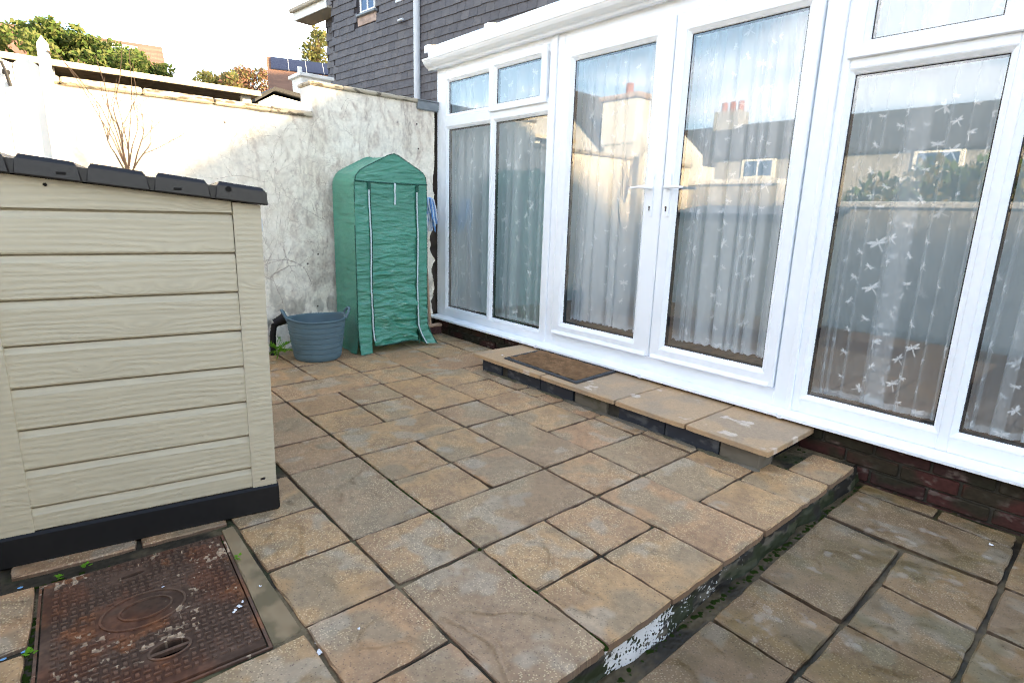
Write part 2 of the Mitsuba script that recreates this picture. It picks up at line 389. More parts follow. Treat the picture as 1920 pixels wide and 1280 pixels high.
# -- greenhouse cover: green reinforced film, its white lining threads as a fine net
_net = lambda p, n, uv: dr.maximum(smoothstep(0.80, 0.95, dr.abs(dr.sin(p.z * 314.0))), smoothstep(0.80, 0.95, dr.abs(dr.sin((p.x + p.y) * 314.0))))
_film_colour = proc(lambda p, n, uv: mix(c3(0.050, 0.285, 0.195), c3(0.135, 0.41, 0.305), _net(p, n, uv) * 0.5) * (0.85 + 0.3 * fbm(p.x * 5.0, p.y * 5.0, p.z * 5.0, 3)))
scene['m_film'] = {'type': 'bumpmap', 'arbitrary': proc(lambda p, n, uv: 0.020 * fbm(p.x * 14.0 + p.y * 9.0, p.y * 5.0, p.z * 45.0, 3) + 0.0012 * noise(p.x * 60.0, p.y * 60.0, p.z * 160.0), 2e-3), 'scale': 1.0, 'bsdf': {'type': 'blendbsdf', 'weight': 0.62,
                   'bsdf_0': {'type': 'principledthin', 'base_color': _film_colour, 'roughness': 0.25, 'eta': 1.5, 'diff_trans': 1.0, 'spec_trans': 0.22},
                   'bsdf_1': {'type': 'twosided', 'bsdf': {'type': 'principled', 'base_color': _film_colour, 'roughness': 0.13, 'specular': 1.0, 'clearcoat': 1.0, 'clearcoat_gloss': 0.9}}}}
mat('m_tape', (0.012, 0.075, 0.055), 0.55, 0.35)
mat('m_zip', (0.48, 0.56, 0.58), 0.45, 0.5)
mat('m_green_tube', (0.03, 0.12, 0.08), 0.4, 0.5)

# -- slates, roofs, background
mat('m_slate', lambda p, n, uv: mix(mix(c3(0.094, 0.089, 0.098), c3(0.080, 0.076, 0.084), uv.x), c3(0.14, 0.13, 0.13), smoothstep(0.6, 0.8, uv.y) * 0.35) * (0.72 + 0.56 * fbm(p.x * 7.0 + uv.x * 9.0, p.y * 7.0, p.z * 7.0, 4)), 0.6, 0.35)
mat('m_slate_back', (0.035, 0.032, 0.038), 0.8, 0.2)
mat('m_pale_pipe', lambda p, n, uv: c3(0.55, 0.58, 0.62) * (0.85 + 0.3 * fbm(p.x * 9.0, p.y * 9.0, p.z * 3.0, 3)), 0.45, 0.4)
mat('m_lead', lambda p, n, uv: c3(0.19, 0.215, 0.24) * (0.7 + 0.6 * fbm(p.x * 20.0, p.y * 20.0, p.z * 20.0, 3)), 0.5, 0.4)
mat('m_white_paint', lambda p, n, uv: c3(0.76, 0.75, 0.72) * (0.88 + 0.24 * fbm(p.x * 6.0, p.y * 6.0, p.z * 6.0, 3)), 0.6, 0.4)
mat('m_soffit', (0.42, 0.36, 0.28), 0.8, 0.2)
mat('m_bare_render', lambda p, n, uv: c3(0.42, 0.32, 0.27) * (0.6 + 0.8 * fbm(p.x * 12.0, p.y * 12.0, p.z * 12.0, 3)), 0.9, 0.2)
mat('m_pane_dark', (0.05, 0.10, 0.20), 0.08, 0.6)
mat('m_pink_roof', lambda p, n, uv: c3(0.27, 0.135, 0.10) * (0.72 + 0.56 * fbm(p.x * 3.0, p.y * 3.0, p.z * 14.0, 4)) * (0.82 + 0.18 * smoothstep(0.15, 0.35, dr.abs(p.z * 5.0 - dr.floor(p.z * 5.0) - 0.5))), 0.8, 0.25)
mat('m_brown_roof', lambda p, n, uv: c3(0.24, 0.13, 0.085) * (0.72 + 0.56 * fbm(p.x * 3.0, p.y * 3.0, p.z * 14.0, 4)), 0.8, 0.25)
mat('m_grey_roof', lambda p, n, uv: c3(0.085, 0.08, 0.078) * (0.6 + 0.8 * fbm(p.x * 2.0, p.y * 2.0, p.z * 9.0, 4)), 0.7, 0.3)
mat('m_solar', lambda p, n, uv: c3(0.014, 0.018, 0.045) * (0.9 + 0.2 * noise(p.x * 3.0, p.y * 3.0, p.z * 3.0)), 0.25, 0.4)
mat('m_alu', (0.45, 0.46, 0.48), 0.4, 0.5)
mat('m_black_verge', (0.02, 0.02, 0.022), 0.6, 0.3)
mat('m_terracotta', (0.33, 0.12, 0.07), 0.8, 0.3)
mat('m_cream_timber', lambda p, n, uv: mix(c3(0.62, 0.55, 0.42), c3(0.46, 0.36, 0.24), smoothstep(0.5, 0.75, fbm(p.x * 30.0, p.y * 30.0, p.z * 4.0, 4))), 0.75, 0.3)
mat('m_felt', lambda p, n, uv: c3(0.11, 0.08, 0.055) * (0.6 + 0.8 * fbm(p.x * 20.0, p.y * 20.0, p.z * 20.0, 3)), 0.9, 0.2)
mat('m_bark', lambda p, n, uv: c3(0.085, 0.060, 0.045) * (0.5 + fbm(p.x * 60.0, p.y * 60.0, p.z * 20.0, 3)), 0.9, 0.2)
scene['m_polycarb'] = {'type': 'principledthin', 'base_color': {'type': 'rgb', 'value': [0.74, 0.82, 0.86]}, 'roughness': 0.5, 'eta': 1.4, 'diff_trans': 1.3}
mat('m_wood_floor', lambda p, n, uv: c3(0.10, 0.058, 0.035) * (0.6 + 0.8 * fbm(p.x * 9.0, p.y * 60.0, 0.0, 3)), 0.35, 0.5)
mat('m_inner_wall', (0.32, 0.40, 0.43), 0.8, 0.2)
mat('m_broom_wood', lambda p, n, uv: c3(0.42, 0.28, 0.19) * (0.75 + 0.5 * fbm(p.x * 40.0, p.y * 40.0, p.z * 9.0, 3)), 0.6, 0.3)
mat('m_bristle', (0.10, 0.05, 0.045), 0.9, 0.2)
mat('m_mop_blue', lambda p, n, uv: mix(c3(0.16, 0.34, 0.66), c3(0.62, 0.68, 0.76), smoothstep(0.3, 0.6, uv.x)), 0.9, 0.1)
mat('m_ground', lambda p, n, uv: c3(0.075, 0.07, 0.04) * (0.6 + 0.8 * fbm(p.x * 0.8, p.y * 0.8, 0.0, 4)), 0.95, 0.1)
mat('m_bits_white', (0.72, 0.73, 0.76), 0.6, 0.4)
mat('m_bits_blue', (0.16, 0.36, 0.62), 0.6, 0.4)


def leaf(key, c, t=0.7):
    scene[key] = {'type': 'principledthin', 'base_color': {'type': 'rgb', 'value': list(c)}, 'roughness': 0.55, 'eta': 1.4, 'diff_trans': t}
    return key


for k, c in dict(green_a=(0.12, 0.18, 0.05), green_b=(0.19, 0.21, 0.075), olive=(0.24, 0.21, 0.09), russet=(0.33, 0.18, 0.13), lime=(0.16, 0.36, 0.03), moss=(0.030, 0.050, 0.010)).items():
    leaf('m_leaf_' + k, c)

# -- sheer curtain: open weave, with woven dragonflies and a denser lace hem
FLY = 0.125


def motif(uv):
    cu, cv = dr.floor(uv.x / FLY), dr.floor(uv.y / FLY + 0.5 * (dr.floor(uv.x / FLY) * 0.5 - dr.floor(dr.floor(uv.x / FLY) * 0.5)) * 2)
    off = 0.5 * (cu * 0.5 - dr.floor(cu * 0.5)) * 2
    a = (uv.x / FLY - cu - 0.5 - 0.34 * (cell_rand(cu, cv, 1.0) - 0.5)) * FLY
    b = (uv.y / FLY + off - cv - 0.5 - 0.34 * (cell_rand(cu, cv, 2.0) - 0.5)) * FLY
    th = (cell_rand(cu, cv, 3.0) - 0.5) * 2.4
    size = 0.55 + 0.85 * cell_rand(cu, cv, 4.0) * cell_rand(cu, cv, 9.0)
    ca, sa = dr.cos(th), dr.sin(th)
    x, y = (a * ca + b * sa) / size, (-a * sa + b * ca) / size
    hit = mi.Float(0)
    for ang, ln in ((0.35, 0.017), (-0.25, 0.0145), (math.pi - 0.35, 0.017), (math.pi + 0.25, 0.0145)):
        c, s = math.cos(ang), math.sin(ang)
        px, py = x * c + y * s - ln, -x * s + y * c
        e = (px / ln) * (px / ln) + (py / 0.0050) * (py / 0.0050)
        hit = dr.maximum(hit, smoothstep(1.15, 0.8, e))
    body = smoothstep(0.0030, 0.0018, dr.abs(x)) * smoothstep(0.030, 0.026, dr.abs(y + 0.012))
    return dr.maximum(hit, body) * smoothstep(0.22, 0.24, cell_rand(cu, cv, 12.0)) * (0.55 + 0.45 * noise(a * 900.0, b * 900.0, 2.0))


def lace(base):
    def weave(p, n, uv):
        hem = smoothstep(0.034, 0.028, uv.y) * (0.25 + 0.3 * noise(uv.x * 160.0, uv.y * 160.0, 4.0))
        return dr.clip(base + 0.05 * noise(uv.x * 300.0, uv.y * 40.0, 0.0) + hem + 0.95 * motif(uv), 0, 0.98)
    return weave


for k, b in (('m_curtain', 0.30), ('m_sheer_curtain', 0.115), ('m_side_curtain', 0.17)):
    scene[k] = {'type': 'mask', 'opacity': proc(lace(b)), 'bsdf': {'type': 'principledthin', 'base_color': proc(lambda p, n, uv: mix(c3(0.70, 0.745, 0.77), c3(0.93, 0.95, 0.96), motif(uv))), 'roughness': 0.8, 'eta': 1.3, 'diff_trans': 0.4}}

# ------------------------------------------------------------------ SETTING: ground, two patio levels
labels['ground'] = {'kind': 'structure'}
add('ground', box(-150, 150, -150, 150, -0.6, -0.17), 'm_ground')
X1, Y0, YW = 2.95, 0.812, 4.55
XL = {-4: (-0.16, 0), -3: (0.15, 0), -2: (0.463, 0), -1: (0.757, -0.001), 0: (1.070, 0.0015), 1: (1.372, 0.0035), 2: (1.675, 0.0042), 3: (1.975, 0.0075), 4: (2.300, 0.0085), 5: (2.580, 0.014), 6: (2.885, 0.004), 7: (3.2, 0)}
YL = [0.79, 1.080, 1.368, 1.683, 1.990, 2.307, 2.628, 2.942, 3.260, 3.585, 3.970, 4.215, 4.52]


def gp(i, j):
    a = math.floor(i)
    y = YL[int(math.floor(j))] if j == int(j) else YL[int(math.floor(j))] * (1 - j % 1) + YL[int(math.floor(j)) + 1] * (j % 1)
    fx = lambda k: XL[k][0] + XL[k][1] * j
    x = fx(a) if i == a else fx(a) * (1 - i % 1) + fx(a + 1) * (i % 1)
    return x, y


labels['patio_terrace'] = {'kind': 'structure'}
M, _ = grid(lambda u, v: np.stack([-1.15 + u * 4.12, Y0 + v * (YW + 0.06 - Y0), -0.011 + 0.004 * nz(u * 60, v * 50, 0, 4)], 1), 160, 140)
# the manhole's well is left open in the bed
fc = M.triangles_center
M = trimesh.Trimesh(M.vertices, M.faces[~((fc[:, 0] > -0.07) & (fc[:, 0] < 0.41) & (fc[:, 1] > 1.40) & (fc[:, 1] < 2.00))], process=False)
M, _k = trimesh.Trimesh(M.vertices, M.faces, process=False), None
add('patio_terrace', M, 'm_bed', smooth=True)
R, _ = grid(lambda u, v: np.stack([-1.15 + u * 4.10, Y0 + 0.010 * nz(u * 70, v * 4, 0, 5) - 0.006 - 0.040 * (1 - v) * (0.75 + nz(u * 30, 0, 0, 6)), -0.105 + v * 0.093], 1), 260, 10)
add('riser', R, 'm_terrace_face', smooth=True, parent='patio_terrace')
add('subbase', box(-1.15, 2.96, Y0 + 0.03, 4.62, -0.16, -0.07), 'm_pit', parent='patio_terrace')
UP = [(-1, 0, 0, 2), (-2, 1, -1, 2), (-2, 0, -1, 1), (-4, 0, -2, 1.94), (0, 0, 1, 1), (1, 0, 2, 1), (2, 0, 3, 2), (3, 0, 4, 1), (4, 0, 5, 1), (5, 0, 6, .70), (3, 1, 4, 2), (4, 1, 4.55, 2),
      (0, 1, 1, 2), (1, 1, 2, 2), (0, 2, 2, 3), (2, 2, 3, 3), (3, 2, 4.25, 3), (-1, 3, 0, 5), (-1, 2, 0, 3), (-2, 2, -1, 3), (-2, 3, -1, 4), (-2, 4, -1, 5), (-1, 5, 0, 6), (-1, 6, 0, 8), (-1, 8, 0, 9),
      (0, 3, 1, 4), (1, 3, 2, 4), (0, 4, 1, 5), (1, 4, 2, 5), (0, 5, 2, 6), (0, 6, 1, 7), (1, 6, 2, 7), (0, 7, 1, 8), (1, 7, 2, 8), (0, 8, 2, 9), (2, 3, 3, 5), (2, 5, 3, 6), (2, 6, 3, 8), (2, 8, 3, 9),
      (3, 6, 4, 7), (3, 7, 4, 8), (3, 5, 4, 6), (3, 4, 4, 5), (3, 3, 4.1, 4), (4.1, 3, 4.48, 4), (4.25, 2, 4.5, 3), (4, 7, 4.55, 8), (4, 6, 4.5, 7), (4, 5.45, 4.45, 6), (4, 5, 4.4, 5.45), (4, 4, 4.42, 5), (3, 8, 5, 9), (2, 9, 3, 10), (3, 9, 4, 10),
      (4, 9, 5, 10), (5, 8.2, 6, 10), (5, 10, 6, 12), (1, 9, 2, 10), (0, 9, 1, 10), (0, 10, 1, 11), (1, 10, 2, 12), (0, 11, 1, 12), (2, 10, 3, 11), (3, 10, 4, 11), (4, 10, 5, 11), (2, 11, 4, 12), (4, 11, 5, 12), (-1, 9, 0, 11), (-1, 11, 0, 12)]
for k, (a, b, c, d) in enumerate(UP):
    m, uv = quad_slab([gp(a, b), gp(c, b), gp(c, d), gp(a, d)], 0.0, 0.024, seed=100 + k, joint=0.0055 if k % 3 else 0.009)
    add('paving_slab', m, 'm_paving', uv=uv, parent='patio_terrace')
for k, q in enumerate([[(-0.62, 1.745), (-0.108, 1.735), (-0.084, 2.030), (-0.60, 2.06)], [(-0.60, 1.40), (-0.140, 1.40), (-0.112, 1.712), (-0.62, 1.72)], [(-0.60, 1.0), (-0.16, 1.0), (-0.140, 1.385), (-0.60, 1.385)],
                       [(-0.155, 2.108), (0.175, 2.072), (0.22, 2.40), (-0.13, 2.42)], [(0.178, 2.071), (0.452, 2.046), (0.47, 2.38), (0.222, 2.40)]]):
    m, uv = quad_slab(q, 0.002, 0.024, seed=300 + k)
    add('paving_slab', m, 'm_paving', uv=uv, parent='patio_terrace')

labels['patio_lower'] = {'kind': 'structure'}
M, _ = grid(lambda u, v: np.stack([-1.15 + u * 4.12, -1.6 + v * 2.44, -0.092 + 0.006 * nz(u * 60, v * 40, 0, 9)], 1), 140, 90)
add('patio_lower', M, 'm_bed_wet', smooth=True)
LOW = [[(1.792, .455), (2.405, .463), (2.445, .757), (1.81, .735)], [(1.475, .458), (1.790, .453), (1.808, .733), (1.483, .722)], [(.85, .458), (1.470, .458), (1.478, .722), (.85, .722)], [(1.475, .170), (1.790, .170), (1.790, .448), (1.475, .453)],
       [(1.794, .170), (2.075, .170), (2.098, .446), (1.794, .448)], [(2.080, .170), (2.425, .173), (2.403, .458), (2.102, .448)], [(2.432, .176), (2.765, .180), (2.800, .750), (2.452, .760)],
       [(2.770, .190), (2.90, .190), (2.905, .448), (2.803, .448)], [(2.806, .455), (2.91, .455), (2.915, .760), (2.806, .755)], [(2.432, -.16), (2.92, -.16), (2.92, .178), (2.432, .170)], [(2.110, -.16), (2.428, -.16), (2.428, .166), (2.110, .166)],
       [(1.794, -.16), (2.106, -.16), (2.106, .166), (1.794, .166)], [(1.475, -.16), (1.790, -.16), (1.790, .166), (1.475, .166)], [(.85, .170), (1.470, .170), (1.470, .453), (.85, .453)]]
for k, q in enumerate(LOW):
    m, uv = quad_slab(q, -0.078, 0.02, seed=400 + k, joint=0.006, tilt=0.002)
    add('paving_slab', m, 'm_paving_damp', uv=uv, parent='patio_lower')

# ------------------------------------------------------------------ manhole cover (set in the terrace)
MA = math.radians(-3.6)
mo = np.array([0.402, 1.985])


def mh(a, b):
    """a: left of the corner, b: towards the camera"""
    u, w = np.array([-math.cos(MA), -math.sin(MA)]), np.array([math.sin(MA), -math.cos(MA)])
    return mo + a * u + b * w


def mh_mesh(poly, z0, z1):
    m = trimesh.creation.extrude_polygon(poly, z1 - z0, engine='earcut')
    v = np.array(m.vertices)
    q = np.array([mh(a, b) for a, b in v[:, :2]])
    return trimesh.Trimesh(np.c_[q, v[:, 2] + z0], m.faces, process=False)


def ell(cx, cy, rx, ry, n=40, rot=0):
    return affinity.translate(affinity.rotate(affinity.scale(Polygon([(math.cos(t), math.sin(t)) for t in np.linspace(0, 2 * math.pi, n, endpoint=False)]), rx, ry), rot), cx, cy)


t = thing('manhole_cover', 'rusty brown iron manhole cover with raised tread pattern in the paving', 'manhole cover')
W_, L_ = 0.474, 0.62
keys = [ell(0.262, 0.085, 0.036, 0.0085, rot=6), ell(0.205, 0.495, 0.044, 0.030)]
plate = Polygon([(0, 0), (W_, 0), (W_, L_), (0, L_)])
for e in keys:
    plate = plate.difference(e)
add('plate', mh_mesh(plate, -0.016, 0.0), 'm_rust_dirt', parent=t)
add('well', mh_mesh(Polygon([(-.006, -.006), (W_ + .006, -.006), (W_ + .006, L_ + .006), (-.006, L_ + .006)]), -0.075, -0.06), 'm_pit', parent=t)
bars = []
ov = ell(0.245, 0.285, 0.105, 0.082)
for j in range(31):
    for i in range(23):
        a, b = 0.014 + i * 0.0205, 0.014 + j * 0.0198
        if a > W_ - 0.012 or b > L_ - 0.012:
            continue
        if (i + j) % 2:
            p = Polygon([(a - 0.0092, b - 0.0026), (a + 0.0092, b - 0.0026), (a + 0.0092, b + 0.0026), (a - 0.0092, b + 0.0026)])
        else:
            p = Polygon([(a - 0.0050, b - 0.0064), (a + 0.0050, b - 0.0064), (a + 0.0050, b + 0.0064), (a - 0.0050, b + 0.0064)])
        if p.distance(ov) < 0.004 or any(p.distance(e) < 0.010 for e in keys):
            continue
        q = np.asarray(p.exterior.coords)[:4]
        q2 = p.centroid.coords[0] + (q - p.centroid.coords[0]) * 0.80
        v = [(*mh(*x), 0.0) for x in q] + [(*mh(*x), 0.0048) for x in q2]
        bars.append(tm(v, [[0, 1, 5, 4], [1, 2, 6, 5], [2, 3, 7, 6], [3, 0, 4, 7], [4, 5, 6, 7]]))
k_ = add('tread_pattern', cat(bars), 'm_rust', parent=t)
labels[k_] = {'kind': 'stuff'}
add('badge_ring', mh_mesh(ov.difference(ov.buffer(-0.006)), -0.001, 0.0045), 'm_rust', parent=t)
inner = ell(0.240, 0.283, 0.066, 0.048)
add('badge_ring', mh_mesh(inner.difference(inner.buffer(-0.005)), -0.001, 0.005), 'm_rust', parent=t)
for e in keys[1:]:
    add('keyhole_rim', mh_mesh(e.buffer(0.006).difference(e), -0.004, 0.004), 'm_rust', parent=t)
add('keyhole_bar', mh_mesh(affinity.rotate(Polygon([(0.158, 0.490), (0.252, 0.490), (0.252, 0.500), (0.158, 0.500)]), 0), -0.010, 0.001), 'm_rust', parent=t)
add('frame_rim', mh_mesh(Polygon([(-.013, -.012), (W_ + .012, -.012), (W_ + .012, L_ + .012), (-.013, L_ + .012)]).difference(Polygon([(-.005, -.005), (W_ + .005, -.005), (W_ + .005, L_ + .005), (-.005, L_ + .005)])), -0.03, -0.004), 'm_rust', parent=t)
# mortar band that holds the frame
q = [mh(-0.014, -0.045), mh(-0.014, 0.63), (0.459, 1.364), (0.459, 2.036)]
m, uv = quad_slab(q, -0.003, 0.02, joint=0.002, seed=77, per=12, jit=0.002)
add('mortar_band', m, 'm_mortar_band', uv=uv, parent='patio_terrace')

# ------------------------------------------------------------------ boundary wall at the far end
t = thing('boundary_wall', 'stained cream rendered garden wall with stone coping behind the green greenhouse', 'wall')


def wall_face(x0, x1, z0, z1, nx, nz_, ragged=False):
    def fn(u, v):
        x, z = x0 + u * (x1 - x0), z0 + v * (z1 - z0)
        if ragged:
            x = np.where(u > 0.93, x + (u - 0.93) / 0.07 * (0.10 * nz(z * 9, 0, 0, 3, 4) - 0.024) * np.clip((1.55 - z) / .25, 0, 1), x)
        y = YW + 0.022 * nz(x * 2.2, 0, z * 2.2, 11) + 0.010 * nz(x * 9, 0, z * 9, 12)
        foot = np.clip(1 - z / 0.22, 0, 1) ** 1.5
        y = y - foot * (0.05 + 0.10 * nz(x * 8, 0, z * 8, 13, 4))
        return np.stack([x, y, z], 1)
    return grid(fn, nx, nz_)[0]


add('render', wall_face(-1.15, 1.84, -0.02, 1.80, 180, 110), 'm_render', smooth=True, parent=t)
add('render', wall_face(1.84, 2.958, -0.02, 2.035, 110, 150, True), 'm_render', smooth=True, parent=t)
add('core', cat([box(-1.15, 1.86, YW + 0.045, YW + 0.20, -0.1, 1.797), box(1.845, 3.02, YW + 0.045, YW + 0.20, -0.1, 2.034)]), 'm_dark_stone', parent=t)
add('end_face', rbox(1.832, 1.846, YW - 0.006, YW + 0.20, 1.845, 2.036, 0.003), 'm_white_render', parent=t)
xs = [-1.15, -0.62, -0.16, 0.30, 0.72, 1.14, 1.52, 1.835]
for a, b in zip(xs, xs[1:]):
    add('coping_stone', rbox(a + .002, b - .002, YW - 0.032 - rng.uniform(0, .006), YW + 0.22, 1.800, 1.838 + rng.uniform(0, .005), 0.009), 'm_coping', parent=t)
xs = [1.815, 2.10, 2.43, 2.79]
for a, b in zip(xs, xs[1:]):
    add('coping_stone', rbox(a + .002, b - .002, YW - 0.018 - rng.uniform(0, .006), YW + 0.22, 2.037, 2.064 + rng.uniform(0, .006), 0.009), 'm_coping', parent=t)
add('lead_flashing', cat([rbox(2.775, 3.02, YW - 0.030, YW + 0.16, 1.985, 2.058, 0.006), rbox(2.77, 3.02, YW - 0.038, YW + 0.16, 2.058, 2.066, 0.003)]), 'm_lead', parent=t)

def wall_y(x, z):
    y = YW + 0.022 * nz(x * 2.2, 0, z * 2.2, 11) + 0.010 * nz(x * 9, 0, z * 9, 12)
    foot = np.clip(1 - z / 0.22, 0, 1) ** 1.5
    return y - foot * (0.05 + 0.10 * nz(x * 8, 0, z * 8, 13, 4))


def stem(x, z, ang, L, r, depth, out, rg):
    n = max(4, int(L / .035))
    xs_, zs_ = [x], [z]
    for k in range(n):
        ang += rg.normal(0, .16)
        xs_.append(xs_[-1] + math.sin(ang) * L / n)
        zs_.append(zs_[-1] + math.cos(ang) * L / n)
    xs_, zs_ = np.array(xs_), np.array(zs_)
    ok = (xs_ > .9) & (xs_ < 2.84) & (zs_ > .02) & (zs_ < np.where(xs_ > 1.86, 2.02, 1.78))
    if ok.sum() > 3 and ok[:4].all():
        m = int(np.argmin(ok)) if not ok.all() else len(ok)
        out.append(tube(np.c_[xs_[:m], wall_y(xs_[:m], zs_[:m]) + r * .35, zs_[:m]], np.linspace(r, r * .4, m), 5))
        if depth:
            for k in range(rg.integers(2, 5)):
                q = int(rg.integers(1, m))
                stem(xs_[q], zs_[q], ang + rg.choice([-1, 1]) * rg.uniform(.35, 1.0), L * rg.uniform(.35, .7), r * .65, depth - 1, out, rg)


rg = np.random.default_rng(12)
out = []
for k in range(26):
    stem(rg.uniform(1.15, 2.8), rg.uniform(.05, 1.1), rg.normal(0, .45), rg.uniform(.5, 1.1), rg.uniform(.0016, .0034), 3, out, rg)
k_ = add('creeper_stems', cat(out), 'm_stem', parent=t)
labels[k_] = {'kind': 'stuff'}

# wall opposite the doors (seen in the panes)
t = thing('side_wall', 'cream garden wall with white coping mirrored in the door panes', 'wall')
add('render', cat([box(-1.36, -1.15, 3.32, 4.60, -0.17, 1.57), box(-1.36, -1.15, -3.5, 3.318, -0.17, 1.30)]), 'm_opposite_render', parent=t)
for a, b, z in ((3.30, 3.95, 1.57), (3.955, 4.51, 1.57), (-3.5, -1.8, 1.302), (-1.795, -0.1, 1.302), (-0.095, 1.6, 1.302), (1.605, 3.295, 1.302)):
    add('coping_stone', rbox(-1.40, -1.10, a, b, z, z + 0.065, 0.008), 'm_white_render', parent=t)

# ------------------------------------------------------------------ CONSERVATORY
t = thing('conservatory', 'white framed conservatory with glazed double doors along the patio', 'conservatory')
F0 = 2.986
XB = 3.056


def bar(name, y0, y1, z0, z1, x0=F0, x1=XB, b=0.003):
    return add(name, rbox(x0, x1, y0, y1, z0, z1, b), 'm_upvc', parent=t)


def pane(y0, y1, z0, z1, x, parent):
    add('pane', tm([(x, y0 - .004, z0 - .004), (x, y1 + .004, z0 - .004), (x, y1 + .004, z1 + .004), (x, y0 - .004, z1 + .004)], [[0, 1, 2, 3]]), 'm_glass', parent=parent)
    s = 0.004
    add('seal', loops([(y0 - .001, y1 + .001, z0 - .001, z1 + .001, x - .004), (y0 + s, y1 - s, z0 + s, z1 - s, x - .001), (y0 + s, y1 - s, z0 + s, z1 - s, x + .020), (y0 + s * 2.2, y1 - s * 2.2, z0 + s * 2.2, z1 - s * 2.2, x + .020)]), 'm_seal', parent=parent)


def light(y0, y1, z0, z1, bead=0.024):
    """fixed light: sloping glazing bead, seal, pane"""
    k = t + '__' + 'window'
    k = num(k)
    scene[k] = mikit.ply(loops([(y0 - bead - .002, y1 + bead + .002, z0 - bead - .002, z1 + bead + .002, F0 + .001), (y0 - bead + .002, y1 + bead - .002, z0 - bead + .002, z1 + bead - .002, F0 + .002), (y0 - .003, y1 + .003, z0 - .003, z1 + .003, F0 + .016), (y0, y1, z0, z1, F0 + .022)]), 'm_upvc')
    pane(y0, y1, z0, z1, F0 + .026, k)
    return k


def sash(o, g, name, proud=0.018):
    """opening frame: outer rectangle o, glass g"""
    k = num(t + '__' + name)
    x = F0 - proud
    r = lambda d, xx: (o[0] + d, o[1] - d, o[2] + d, o[3] - d, xx)
    e = lambda d, xx: (g[0] - d, g[1] + d, g[2] - d, g[3] + d, xx)
    scene[k] = mikit.ply(loops([r(0.004, F0 + .03), r(0.0, x + .012), r(0.0, x + .005), r(0.004, x), e(0.026, x), e(0.024, x + .003), e(0.003, x + .017), e(0.0, x + .022)]), 'm_upvc')
    pane(*g, x + .026, k)
    return k


TOPZ = 2.345
# panel beside the far wall
bar('post', 4.408, 4.546, 0.158, TOPZ)
bar('post', 3.058, 3.112, 0.158, TOPZ)
bar('frame_rail', 3.112, 4.408, 0.158, 0.222, F0 + .001)
bar('frame_rail', 3.112, 4.408, 2.238, TOPZ, F0 + .001)
bar('mullion', 3.743, 3.776, 0.222, 2.238, F0 + .002)
bar('transom', 3.776, 4.408, 1.850, 1.934, F0 + .003)
bar('transom', 3.112, 3.743, 1.850, 1.934, F0 + .003)
light(3.797, 4.385, 0.245, 1.827)
light(3.134, 3.722, 0.245, 1.827)
light(3.797, 4.385, 1.958, 2.215)
sash((3.125, 3.782, 1.905, 2.288), (3.203, 3.700, 1.960, 2.214), 'opening_window')
bar('coupling_strip', 3.034, 3.058, 0.156, TOPZ, F0 - 0.014)
# doors
bar('door_frame', 2.966, 3.034, 0.156, TOPZ, F0 - .002)
bar('door_frame', 1.192, 1.264, 0.156, TOPZ, F0 - .002)
bar('door_frame', 1.264, 2.966, 2.249, TOPZ, F0 - .001)
bar('threshold', 1.264, 2.966, 0.156, 0.251, F0 - .001)
hinges = []
for o, g, ang in (((2.0745, 2.960, 0.257, 2.243), (2.215, 2.860, 0.345, 2.135), 0), ((1.270, 2.0685, 0.257, 2.243), (1.345, 1.972, 0.346, 2.127), 1)):
    d = sash(o, g, 'door', 0.022)
    add('drip_bar', prism([(F0 - .022, .257), (F0 - .040, .259), (F0 - .040, .264), (F0 - .022, .283)], 'y', o[0] + .02, o[1] - .02), 'm_upvc', parent=d)
    yc = 2.150 if not ang else 2.030
    sgn = 1 if not ang else -1
    xx = F0 - 0.022
    hp = trimesh.creation.extrude_polygon(Polygon([(-0.014, -0.125), (0.014, -0.125), (0.014, 0.115), (-0.014, 0.115)]).buffer(0.004), 0.008, engine='earcut')
    v = np.array(hp.vertices)
    add('handle_plate', trimesh.Trimesh(np.c_[xx - v[:, 2], yc + v[:, 0], 1.262 + v[:, 1]], hp.faces, process=False), 'm_upvc', parent=d)
    lever = [(xx - .008, yc, 1.300), (xx - .040, yc, 1.301), (xx - .048, yc + sgn * .012, 1.302), (xx - .048, yc + sgn * .05, 1.304), (xx - .046, yc + sgn * .125, 1.300)]
    add('handle', cat([tube(lever, [.010, .010, .0105, .009, .007], 10)]), 'm_upvc', smooth=50, parent=d)
    kh = [trimesh.creation.cylinder(0.0065, 0.003, sections=14).apply_transform(trimesh.transformations.rotation_matrix(math.pi / 2, [0, 1, 0])).apply_translation([xx - .0088, yc, 1.187]), box(xx - .0102, xx - .0075, yc - .0038, yc + .0038, 1.164, 1.187)]
    add('keyhole', cat(kh), 'm_keyhole', parent=d)
bar('coupling_strip', 1.166, 1.192, 0.156, TOPZ, F0 - .014)
# panel to the right of the doors
bar('post', 1.128, 1.166, 0.158, TOPZ)
bar('mullion', 0.489, 0.531, 0.158, TOPZ, F0 + .0015)
bar('frame_rail', 0.531, 1.128, 0.158, 0.231, F0 + .001)
bar('frame_rail', -0.145, 0.489, 0.158, 0.231, F0 + .001)
bar('frame_rail', 0.531, 1.128, 2.250, TOPZ, F0 + .001)
bar('frame_rail', -0.145, 0.489, 2.238, TOPZ, F0 + .001)
bar('transom', 0.531, 1.128, 1.815, 1.905, F0 + .002)
bar('transom', -0.145, 0.489, 1.815, 1.905, F0 + .002)
bar('post', -0.19, -0.145, 0.158, TOPZ)
light(0.555, 1.104, 0.255, 1.791)
light(-0.121, 0.465, 0.255, 1.791)
light(-0.121, 0.465, 1.929, 2.214)
sash((0.512, 1.140, 1.857, 2.292), (0.598, 1.057, 1.929, 2.222), 'opening_window')
bar('end_panel', -1.40, -0.19, 0.158, TOPZ, F0 + .004)
